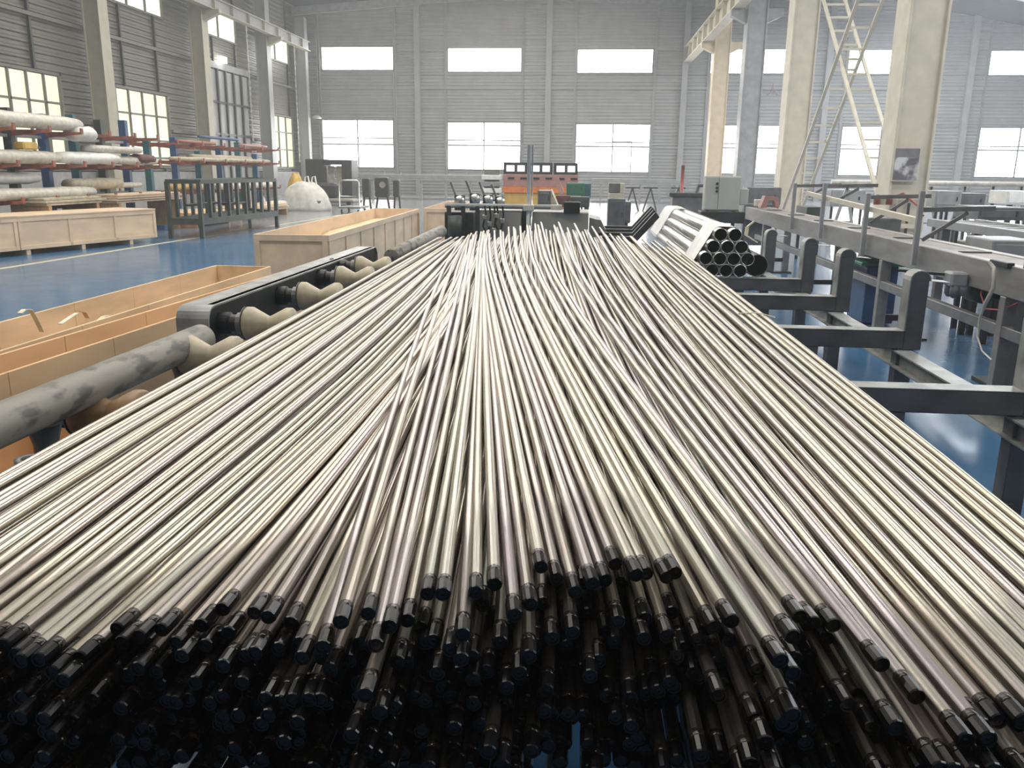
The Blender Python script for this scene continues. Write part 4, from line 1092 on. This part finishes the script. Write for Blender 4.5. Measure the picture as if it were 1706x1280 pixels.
a_ = at(918, 316, Y=14); b__ = at(930, 345, Y=14)
MB().prism([(a_.x-o_.location.x, a_.z), (b__.x-o_.location.x, b__.z), (a_.x-o_.location.x, b__.z)], 0, .5, 'y').build('sloped_side', M['nylon'], o_)
# computer on a desk
r = cab('desk', 'dark grey desk under the cream computer', 1014, 331, 1040, 384, 15, M['cradle'], dep=.7, cat='desk')
a_, b__ = at(1015, 305, Y=15), at(1040, 330, Y=15)
r = empty('computer', (a_.x, 15.05, b__.z), label='cream computer with grey screen on the dark desk', cat='computer')
w_, h_ = b__.x-a_.x, a_.z-b__.z
MB().cbox(0, w_, 0, .3, 0, h_*.3, .006).build('base', M['beige'], r); MB().cbox(w_*.72, w_, 0, .3, h_*.3, h_, .006).build('side', M['beige'], r)
MB().cbox(0, w_*.72, .03, .3, h_*.32, h_, .01).build('screen', M['midgrey'], r)
cab('electric_cabinet', 'dark blue grey cabinet right of the cream computer', 1028, 336, 1050, 372, 16.5, M['cradle'])

# ------------------------------------------------------------------ machine at the far end of the heap
YM = 10.6
M['panelgrey'] = mat('panel_grey', (0.30, 0.295, 0.27), .5, 0, .06, 3)
zt_ = at(840, 344, Y=YM).z; xa, xb = at(742, 344, Y=YM).x, at(934, 344, Y=YM).x
r = empty('feeding_machine', (xa, YM, 0), label='grey feeding machine with a top tube across the far end of the heap', cat='machine')
W = xb-xa
MB().tube([(0, 0, zt_), (W, 0, zt_)], .03, 12).build('top_tube', M['greypaint'], r)
MB().cbox(.42, .95, .0, .9, .35, zt_-.05, .01).build('left_panel', M['panelgrey'], r)
MB().cbox(1.02, W+.35, .0, .9, .35, zt_-.06, .01).build('right_panel', M['panelgrey'], r)
MB().prism([(W+.36, .35), (W+.36, zt_-.12), (W+.50, zt_-.15), (W+.75, .55), (W+.75, .35)], 0, .9, 'y').build('sloped_panel', M['midgrey'], r)
MB().cbox(0, W+.6, .1, .8, 0, .35, .01).build('plinth', M['dark'], r)
MB().box(.955, 1.015, .1, .2, .35, zt_-.03).build('centre_post', M['dark'], r)
for x_ in (.02, .2, .38): MB().cbox(x_, x_+.05, -.03, .03, .3, zt_, .004).build('post', M['dark'], r)
MB().lathe([(0, .001), (0, .09), (.25, .09), (.28, .05), (.28, .001)], (.13, -.05, zt_-.12), (0, 0, -1), 18, 0, True).build('motor', M['darkgreen'], r)
MB().cbox(-.02, .34, .05, .5, .4, zt_-.08, .01).build('gearbox', M['dark'], r)
for x_, z_ in ((.5, .16), (.56, .24), (.65, .14), (.72, .2), (.62, .32)):
    MB().tube([(x_, -.05, zt_), (x_+.02, -.09, zt_-z_*.5), (x_-.02, -.06, zt_-z_*1.5), (x_+.01, -.03, zt_-z_*2)], .012, 6).build('hose', M['black'], r)
    MB().cbox(x_-.03, x_+.03, -.1, -.04, zt_-z_, zt_-z_+.06, .01).build('valve', M['chrome'], r)
MB().cbox(W-.12, W+.02, -.05, .02, zt_-.03, zt_+.03, .006).build('label_plate', M['white'], r)
MB().cbox(W+.04, W+.24, -.06, .06, zt_-.07, zt_+.07, .01).build('terminal_box', M['black'], r)
pb_, pt_ = at(880, 350, Y=YM-.08), at(880, 242, Y=YM-.08)
r = empty('steel_pole', (pb_.x, YM-.08, 0), label='tall vertical steel pole rising in front of the orange bench', cat='pole')
MB().tube([(0, 0, 0), (0, 0, pt_.z)], .022, 14).build('pole_body', M['film'], r); MB().tube([(.042, 0, .9), (.042, 0, pt_.z)], .01, 8).build('side_rod', M['chrome'], r)
MB().cbox(-.06, .07, -.05, .05, zt_-.05, zt_+.03, .01).build('clamp', M['white'], r); MB().cbox(-.12, .12, -.12, .12, 0, .015, .003).build('base_plate', M['dark'], r)
# rollers and heads behind the top tube, left
for k, (px_, py_, lab) in enumerate([(765, 334, 'first'), (790, 331, 'second'), (812, 333, 'third'), (832, 336, 'fourth')]):
    q = at(px_, py_, Y=12.2+.2*k)
    r = empty('tool_head', (q.x, q.y, 0), label='dark machine head with a round silver face behind the top tube, %s from the left' % lab, cat='machine head')
    MB().cbox(-.06, .06, -.06, .2, 0, q.z+.08, .01).build('stand', M['dark'], r)
    MB().lathe([(0, .001), (0, .07), (.05, .07), (.07, .04), (.07, .001)], (0.02, -.06, q.z), (0, -1, 0), 16, 0, True).build('round_face', M['chrome'], r)
    MB().bar((-.12, 0, q.z+.25), (.02, 0, q.z-.1), .03).build('lever', M['midgrey'], r)
# stack of film-wrapped coils left of the bench
q = at(832, 300, Y=24)
r = empty('drawer_tower', (q.x-.25, 24, 0), label='grey tower of stacked trays left of the orange bench', cat='rack')
for k in range(7): MB().cbox(-.25, .28, 0, .4, .25+k*.18, .25+k*.18+.13, .01).build('tray', M['greypaint'] if k % 2 else M['film'], r)
MB().cbox(-.22, .25, .05, .35, 0, .25, .01).build('base', M['dark'], r)
MB().box(-.2, .23, .2, .25, .25, 1.6).build('back_plate', M['midgrey'], r)

# slanted black arms in front of the desk
for k in range(4):
    y_ = 9.6+k*.62
    a_, e_ = at(1002+k*10, 388, Y=9.6), at(1000, 392, Y=9.6)
    r = empty('slanted_arm', (0.15+.03*k, y_, 0), label='black steel arm bent upwards to the right beyond the heap, %s from the front' % ('first', 'second', 'third', 'fourth')[k], cat='arm', group='bent black arms beyond the heap')
    MB().bar((0, 0, .86), (.42, 0, .86), .07).build('lower_arm', M['dark'], r)
    MB().bar((.40, 0, .84), (.66, 0, 1.14), .09, .07).build('raised_arm', M['dark'], r)
    MB().cbox(.0, .07, -.035, .035, 0, .84, .004).build('leg', M['dark'], r); MB().cbox(.36, .43, -.035, .035, 0, .84, .004).build('leg', M['dark'], r)

# ------------------------------------------------------------------ right: control cabinet and the long conveyor with its gallows
yk = 14.6
a_, b__ = at(1176, 293, Y=yk), at(1231, 352, Y=yk)
r = empty('control_cabinet', (a_.x, yk, 0), label='beige grey control cabinet on legs behind the wrapped pipes', cat='cabinet')
w_ = b__.x-a_.x
M['cab'] = mat('cabinet_paint', (0.50, 0.50, 0.46), .45, 0, .04, 3)
MB().cbox(0, w_, 0, .25, b__.z, a_.z, .01).build('body', M['cab'], r)
MB().cbox(.01, w_*.37, -.015, -.001, b__.z+.02, a_.z-.02, .004).build('door', M['cab'], r); MB().cbox(w_*.39, w_-.01, -.015, -.001, b__.z+.02, a_.z-.02, .004).build('door', M['cab'], r)
for z_ in (.78, .66, .56): MB().lathe([(0, .001), (0, .02), (.02, .02), (.02, .001)], (w_*.33, -.015, b__.z+(a_.z-b__.z)*z_), (0, -1, 0), 12, 0, False).build('button', M['black'], r)
MB().cbox(w_, w_+.14, .02, .2, b__.z+.1, a_.z-.2, .01).build('side_box', M['cab'], r)
for x_ in (.05, w_-.1): MB().box(x_, x_+.05, .05, .1, 0, b__.z).build('leg', M['dark'], r)
MB().cbox(-.05, w_+.1, -.05, .35, b__.z-.2, b__.z-.01, .01).build('shelf', M['dark'], r)

XV = 2.95
v0, v1 = at(1241, 345, X=XV), at(1667, 437, X=XV); zv = (v0.z+v1.z)/2
Y0v, Y1v = 5.15, v0.y
r = empty('side_conveyor', (XV, Y0v, 0), label='long grey steel conveyor beam running along the right side behind the hooked posts', cat='conveyor')
Lv = Y1v-Y0v
M['deck'] = mat('worn_deck', (0.24, 0.21, 0.18), .5, 0.1, .15, 6)
M['beam_grey'] = mat('beam_grey', (0.30, 0.29, 0.28), .42, .3, .12, 5, stretch=(2, .4, 2))
MB().cbox(0, .09, 0, Lv, zv-.22, zv, .006).build('side_channel', M['beam_grey'], r)
MB().cbox(.36, .45, 0, Lv, zv-.22, zv, .006).build('side_channel', M['beam_grey'], r)
MB().box(.09, .36, 0, Lv, zv-.03, zv-.008).build('deck_plate', M['deck'], r)
for k in range(int(Lv/1.5)):
    MB().cbox(.1, .35, .5+k*1.5, .54+k*1.5, zv-.008, zv+.006, .002).build('cleat', M['midgrey'], r)
for yy in (.98, 3.5, 6.3, 9.2):
    if yy < Lv:
        for x_ in (.045, .405): MB().cbox(x_-.05, x_+.05, yy-.04, yy+.04, .02, zv-.22, .004).build('leg', M['beam_grey'], r)
        MB().box(.05, .40, yy-.03, yy+.03, .18, .24).build('cross_tie', M['dark'], r)
        MB().box(-.05, .5, yy-.1, yy+.1, 0, .02).build('foot_plate', M['dark'], r)
MB().cbox(.0, .07, 0, Lv*.9, .50, .58, .004).build('lower_rail', M['midgrey'], r)
MB().cbox(-.02, .5, Lv-.05, Lv+.12, .3, zv+.05, .01).build('end_block', M['maroon'] if False else M['cradle'], r)
MB().cbox(-.03, .02, .93, 1.2, zv-.02, zv+.02, .005).build('joint_cap', M['dark'], r)
# gallows frames
for k, (px_, pt, pb2) in enumerate([(1325, 305, 384), (1375, 305, 400), (1447, 322, 432), (1537, 318, 446)]):
    P_ = at(px_, pt, X=XV-.04); B_ = at(px_, pb2, X=XV-.04)
    r = empty('gallows_frame', (XV-.04, P_.y, 0), label='steel gallows frame with side arm on the right conveyor, %s' % ('farthest', 'second farthest', 'second nearest', 'nearest and tallest')[k], cat='frame', group='gallows frames on the right conveyor')
    MB().cbox(-.022, .022, -.022, .022, B_.z, P_.z, .004).build('post', M['greypaint'], r)
    za_ = P_.z-.04-(.0 if k < 3 else .12)
    MB().bar((.03, 0, za_), (.62, 0, za_+.02), .04).build('side_arm', M['midgrey'], r)
    MB().bar((.05 if k > 1 else .2, 0, za_-.26 if k > 1 else za_-.14), (.40, 0, za_-.02), .03).build('diagonal_brace', M['midgrey'], r)
g0, g1 = at(1345, 322, X=XV+.02), at(1530, 368, X=XV+.02)
o = MB().bar(g0, g1, .05).build('guide_rail', M['beige']); tag(o, 'cream guide rail joining the gallows frames above the right conveyor', 'rail')
# things on / under the conveyor
def box_thing(name, label, c, sx, sy2, sz, m_, cat, extra=None, ch=.01):
    r = empty(name, c, label=label, cat=cat); MB().cbox(-sx/2, sx/2, -sy2/2, sy2/2, 0, sz, ch).build('body', m_, r)
    if extra: extra(r)
    return r
q = at(1283, 352, X=XV+.25)
o = MB().prism([(-.16, 0), (-.1, .2), (.12, .18), (.16, .02), (.1, .0), (.06, .12), (-.04, .13), (-.06, 0)], -.12, .12, 'y').build('bent_plate', M['pink'], loc=(XV+.22, q.y, zv+.025)); tag(o, 'bent pinkish copper plate standing on the right conveyor', 'plate')
box_thing('small_box', 'small white box at the far end of the right conveyor', (XV+.2, Y1v-.3, zv+.02), .18, .15, .12, M['white'], 'box')
def valves(r):
    for k in range(4):
        MB().lathe([(0, .001), (0, .04), (.07, .04), (.08, .02), (.12, .02), (.12, .001)], (-.1+.07*k, -.05, .16), (0, 0, 1), 12, 0, False).build('valve', M['beige'] if k % 2 else M['redorange'], r)
    MB().tube([(.1, 0, .25), (.2, -.05, .3), (.32, -.25, .16), (.34, -.4, .05)], .014, 8).build('red_hose', M['red'], r)
q = at(1405, 385, X=XV+.3)
box_thing('valve_block', 'cluster of small valves with a red hose beyond the third gallows post', (XV+.75, q.y, 0), .4, .25, zv+.08, M['midgrey'], 'valves', None)
r = empty('valve_cluster', (XV+.75, q.y, zv+.08), label='row of beige and red valves on the grey block behind the gallows frames', cat='valves'); valves(r)
q = at(1470, 545, Z=0)
r = empty('blue_stand', (XV+.2, q.y+.4, 0), label='blue box stand with green lid under the right conveyor', cat='stand')
MB().cbox(-.08, .25, -.3, .25, .02, .64, .01).build('body', M['blue'], r); MB().cbox(-.18, .32, -.4, .4, .65, .69, .008).build('lid', M['green'], r)
for k, (px_, py_) in enumerate([(1590, 470)]):
    q = at(px_, py_, X=XV-.08)
    r = empty('air_regulator', (XV-.09, q.y, q.z), label='small grey air regulator with two bowls on the front of the right conveyor', cat='regulator')
    MB().cbox(-.05, .08, -.08, .08, -.03, .08, .015).build('body', M['greypaint'], r)
    for yy in (-.05, .05): MB().lathe([(0, .001), (0, .035), (.07, .035), (.1, .015), (.1, .001)], (0, yy, -.02), (0, 0, -1), 14, 0, True).build('bowl', M['cradle'], r)
    MB().bar((-.35, .2, .06), (-.03, .05, .05), .03, .02).build('arm', M['dark'], r)
q = at(1625, 482, X=XV+.1)
r = empty('drive_motor', (XV+.12, q.y, q.z), label='dark drive motor hanging under the right conveyor beside the cream cable', cat='motor')
MB().lathe([(-.16, .001), (-.16, .08), (-.1, .1), (.12, .1), (.16, .07), (.16, .001)], (0, 0, 0), (0, 1, 0), 20, 0, True).build('motor_body', M['dark'], r)
MB().cbox(-.05, .05, -.05, .05, .08, .2, .01).build('mount', M['dark'], r)
P = [at(x, y, X=XV-.07) for x, y in [(1648, 438), (1656, 446), (1655, 480), (1642, 505), (1632, 530), (1628, 560), (1636, 585), (1652, 600)]]
b = MB().tube(P, [.014, .014, .014, .014, .008, .006, .006, .006], 8); tag(b.build('cable', M['white']), 'cream white cable hanging down from the right conveyor', 'cable')
P = [at(x, y, X=XV+.02) for x, y in [(1640, 470), (1634, 490), (1642, 515), (1670, 517), (1706, 500), (1730, 495)]]
tag(MB().tube(P, .006, 8).build('red_cable', M['red']), 'thin red cable sagging behind the cream cable', 'cable')
q = at(1675, 640, Z=0)
r = empty('vice_stand', (q.x+.05, q.y, 0), label='small dark stand with clamps near the right picture edge', cat='stand')
MB().cbox(-.25, .3, -.15, .15, 0, .03, .004).build('base', M['dark'], r)
MB().tube([(0, 0, .03), (0, 0, .62), (.06, 0, .72)], .025, 10).build('post', M['dark'], r)
MB().cbox(-.14, .16, -.04, .04, .34, .38, .006).build('cross_bar', M['midgrey'], r)
MB().tube([(-.1, 0, .36), (-.13, 0, .25), (-.05, 0, .14), (0, 0, .12)], .014, 8).build('hook', M['dark'], r)
MB().tube([(.14, 0, .36), (.12, 0, .2), (.06, 0, .08)], .014, 8).build('hook', M['midgrey'], r)
MB().prism([(-.3, .7), (.25, .62), (.25, .68), (-.25, .82)], -.2, .2, 'y').build('sloped_tray', M['dark'], r)
q = at(1702, 560, X=3.0)
o = MB().cbox(-.06, .06, -.06, .06, 0, 1.05, .005).build('machine_post', M['dark'], loc=(3.02, at(1702, 600, X=3.02).y-.0, 0)); tag(o, 'dark upright post at the right picture edge', 'post')
# second table and grey boxes behind it
XT = 4.6
t0, t1 = at(1545, 366, X=XT), at(1706, 384, X=XT); zt_ = (t0.z+t1.z)/2; ya_, yb2 = t1.y-2.5, t0.y
r = empty('roller_table', (XT, ya_, 0), label='dark grey roller table with many legs behind the tallest gallows frame', cat='table')
L = yb2-ya_
MB().cbox(0, .08, 0, L, zt_-.1, zt_, .005).build('side_channel', M['greypaint'], r); MB().cbox(.6, .68, 0, L, zt_-.1, zt_, .005).build('side_channel', M['greypaint'], r)
MB().cbox(0, .08, 0, L, .45, .55, .005).build('lower_rail', M['cradle'], r)
for k in range(int(L/.9)+1):
    for x_ in (.04, .64): MB().cbox(x_-.05, x_+.05, k*.9, k*.9+.1, 0, zt_-.1, .004).build('leg', M['cradle'], r)
for k in range(int(L/.35)): MB().tube([(.09, .2+k*.35, zt_-.03), (.59, .2+k*.35, zt_-.03)], .03, 8).build('roller', M['midgrey'], r)
cab('machine_cabinet', 'grey box cabinet standing at the right picture edge behind the conveyor', 1655, 400, 1722, 470, 8.4, M['greypaint'], dep=.6)
cab('machine_cabinet', 'smaller grey cabinet left of the box at the right edge', 1630, 406, 1672, 450, 8.9, M['midgrey'], dep=.5)
cab('machine_block', 'dark steel machine block above the roller table at the right', 1632, 345, 1706, 368, 13.5, M['cradle'], dep=.9)
# trestles carrying a long white pipe in front of the back windows, right
yt = 21.0
pz = at(1600, 306, Y=yt).z; xa, xb = at(1385, 304, Y=yt).x, at(1790, 306, Y=yt).x
r = empty('long_pipe', (xa, yt, pz), label='long white pipe laid across trestles behind the biggest column', cat='pipe')
MB().tube([(0, 0, 0), (xb-xa, 0, 0)], .055, 14).build('pipe_body', M['white'], r)
for k, px_ in enumerate((1412, 1552, 1608, 1655, 1702)):
    q = at(px_, 306, Y=yt)
    r = empty('pipe_trestle', (q.x, yt, 0), label='pale A-shaped trestle under the long white pipe, %s from the left' % ('first', 'second', 'third', 'fourth', 'fifth')[k], cat='trestle')
    for sx in (-1, 1): MB().bar((sx*.3, 0, 0), (0, 0, q.z-.07), .06).build('leg', M['greypaint'], r)
    MB().bar((-.16, 0, .5), (.16, 0, .5), .04).build('tie', M['greypaint'], r)
for k, (xa_, ya2, xb_, yb3, yy, mm, lab) in enumerate([
    (1560, 318, 1600, 345, 18.5, M['greypaint'], 'grey machine below the long white pipe, left'), (1600, 322, 1640, 346, 19.5, M['cradle'], 'dark machine below the long white pipe, middle'),
    (1680, 318, 1720, 342, 18.0, M['film'], 'pale machine at the right edge below the long white pipe'), (1385, 316, 1440, 345, 22.5, M['greypaint'], 'long low grey machine seen between the gallows posts'),
    (1245, 312, 1300, 342, 26, M['cradle'], 'dark blue grey panel between two far right columns'), (1345, 345, 1372, 372, 16, M['darkgreen'], 'dark green motor box behind the first gallows frame')]):
    cab('far_machine', lab, xa_, ya2, xb_, yb3, yy, mm, dep=.8, cat='machine')
# far machine by the thin far column with a red tube
q = at(1141, 330, Y=24)
r = empty('drill_stand', (q.x, 24, 0), label='dark stand with a vertical red cylinder beside the thin far column', cat='machine')
MB().cbox(-.35, .6, -.2, .4, .0, .95, .02).build('body', M['cradle'], r); MB().cbox(-.45, .75, -.25, .45, .95, 1.05, .01).build('table', M['dark'], r)
MB().tube([(-.1, 0, 1.05), (-.1, 0, 1.78)], .045, 12).build('red_cylinder', M['red'], r)
MB().tube([(.3, 0, 1.05), (.35, 0, 1.25), (.6, 0, 1.25)], .05, 8).build('crank', M['dark'], r)
# hanging chain and cable on the left columns
for k, (px_, ya2, yb3, X) in enumerate([(414, 110, 235, -16.9), (492, 190, 270, -16.9)]):
    b__ = at(px_+4, yb3, X=X); a_ = Vector((-16.78, b__.y, zl-.05)); b__.x = -16.78; n = 40; b = MB()
    for i in range(n):
        t = i/n; c = a_.lerp(b__, t); b.bar(c, c+(b__-a_)*(1.02/n), .07 if i % 2 else .03, .03)
    tag(b.build('hanging_chain', M['white']), ['white hanging chain beside the column just beyond the dark door', 'white hanging chain in front of the far left corner'][k], 'chain')
# small lamp on the far left corner and conduit
q = at(521, 196, Y=52.5)
r = empty('wall_lamp', (q.x, 53.3, q.z), label='small white wall lamp in the far left corner', cat='lamp')
MB().lathe([(0, .001), (0, .3), (.12, .22), (.2, .05), (.2, .001)], (0, 0, 0), (0, 0, 1), 16, 0, True).build('shade', M['white'], r); MB().box(-.03, .03, 0, .4, .18, .22).build('bracket', M['midgrey'], r)
# faded red character on the back wall
for px_, tx in ((1275, '人'),):
    u, z_ = wall_u(px_, 158); c = bpy.data.curves.new('wall_character', 'FONT'); c.body = tx; c.size = .75; c.extrude = .004
    o = bpy.data.objects.new('wall_character', c); C.objects.link(o); o.location = TB(u, .12, z_); o.rotation_euler = (PI/2, 0, WR)
    M['faded_red'] = mat('faded_red', (0.30, 0.17, 0.17), .6, 0, .1, 5); c.materials.append(M['faded_red'])
    me_ = bpy.data.meshes.new_from_object(o); o2 = bpy.data.objects.new('wall_character', me_); C.objects.link(o2); o2.matrix_world = Matrix.LocRotScale(o.location, o.rotation_euler, None); bpy.data.objects.remove(o); o = o2
    tag(o, 'faded red painted character on the back wall between right columns', 'sign')


# boards stacked between the crate row and the racks
for k, (px0, px1, dx, z0_, n, mm, lab) in enumerate([(150, 262, .95, .75, 4, M['wood2'], 'pale boards stacked behind the end of the left crate row'), (20, 120, 1.0, .8, 3, M['paper'], 'grey boards stacked behind the left crate row below the white rolls'), (262, 330, 1.3, .25, 3, M['wood'], 'short yellow boards on the floor left behind the cage rack'), (350, 440, 1.2, .2, 4, M['wood2'], 'long boards on the floor right behind the cage rack')]):
    y0_, y1_ = Y(px0), Y(px1)
    r = empty('board_stack', (XK+dx-.35, y0_, 0), label=lab, cat='boards')
    for sx in (.1, y1_-y0_-.2): MB().box(-.4, .4, sx, sx+.1, 0, z0_).build('bearer', M['wood_dark'], r)
    for i in range(n):
        o_ = random.uniform(-.06, .06); MB().cbox(-.4+o_, .38+o_, random.uniform(-.1, .1), y1_-y0_+random.uniform(-.2, .2), z0_+i*.05+.002, z0_+i*.05+.045, .004).build('board', mm, r)
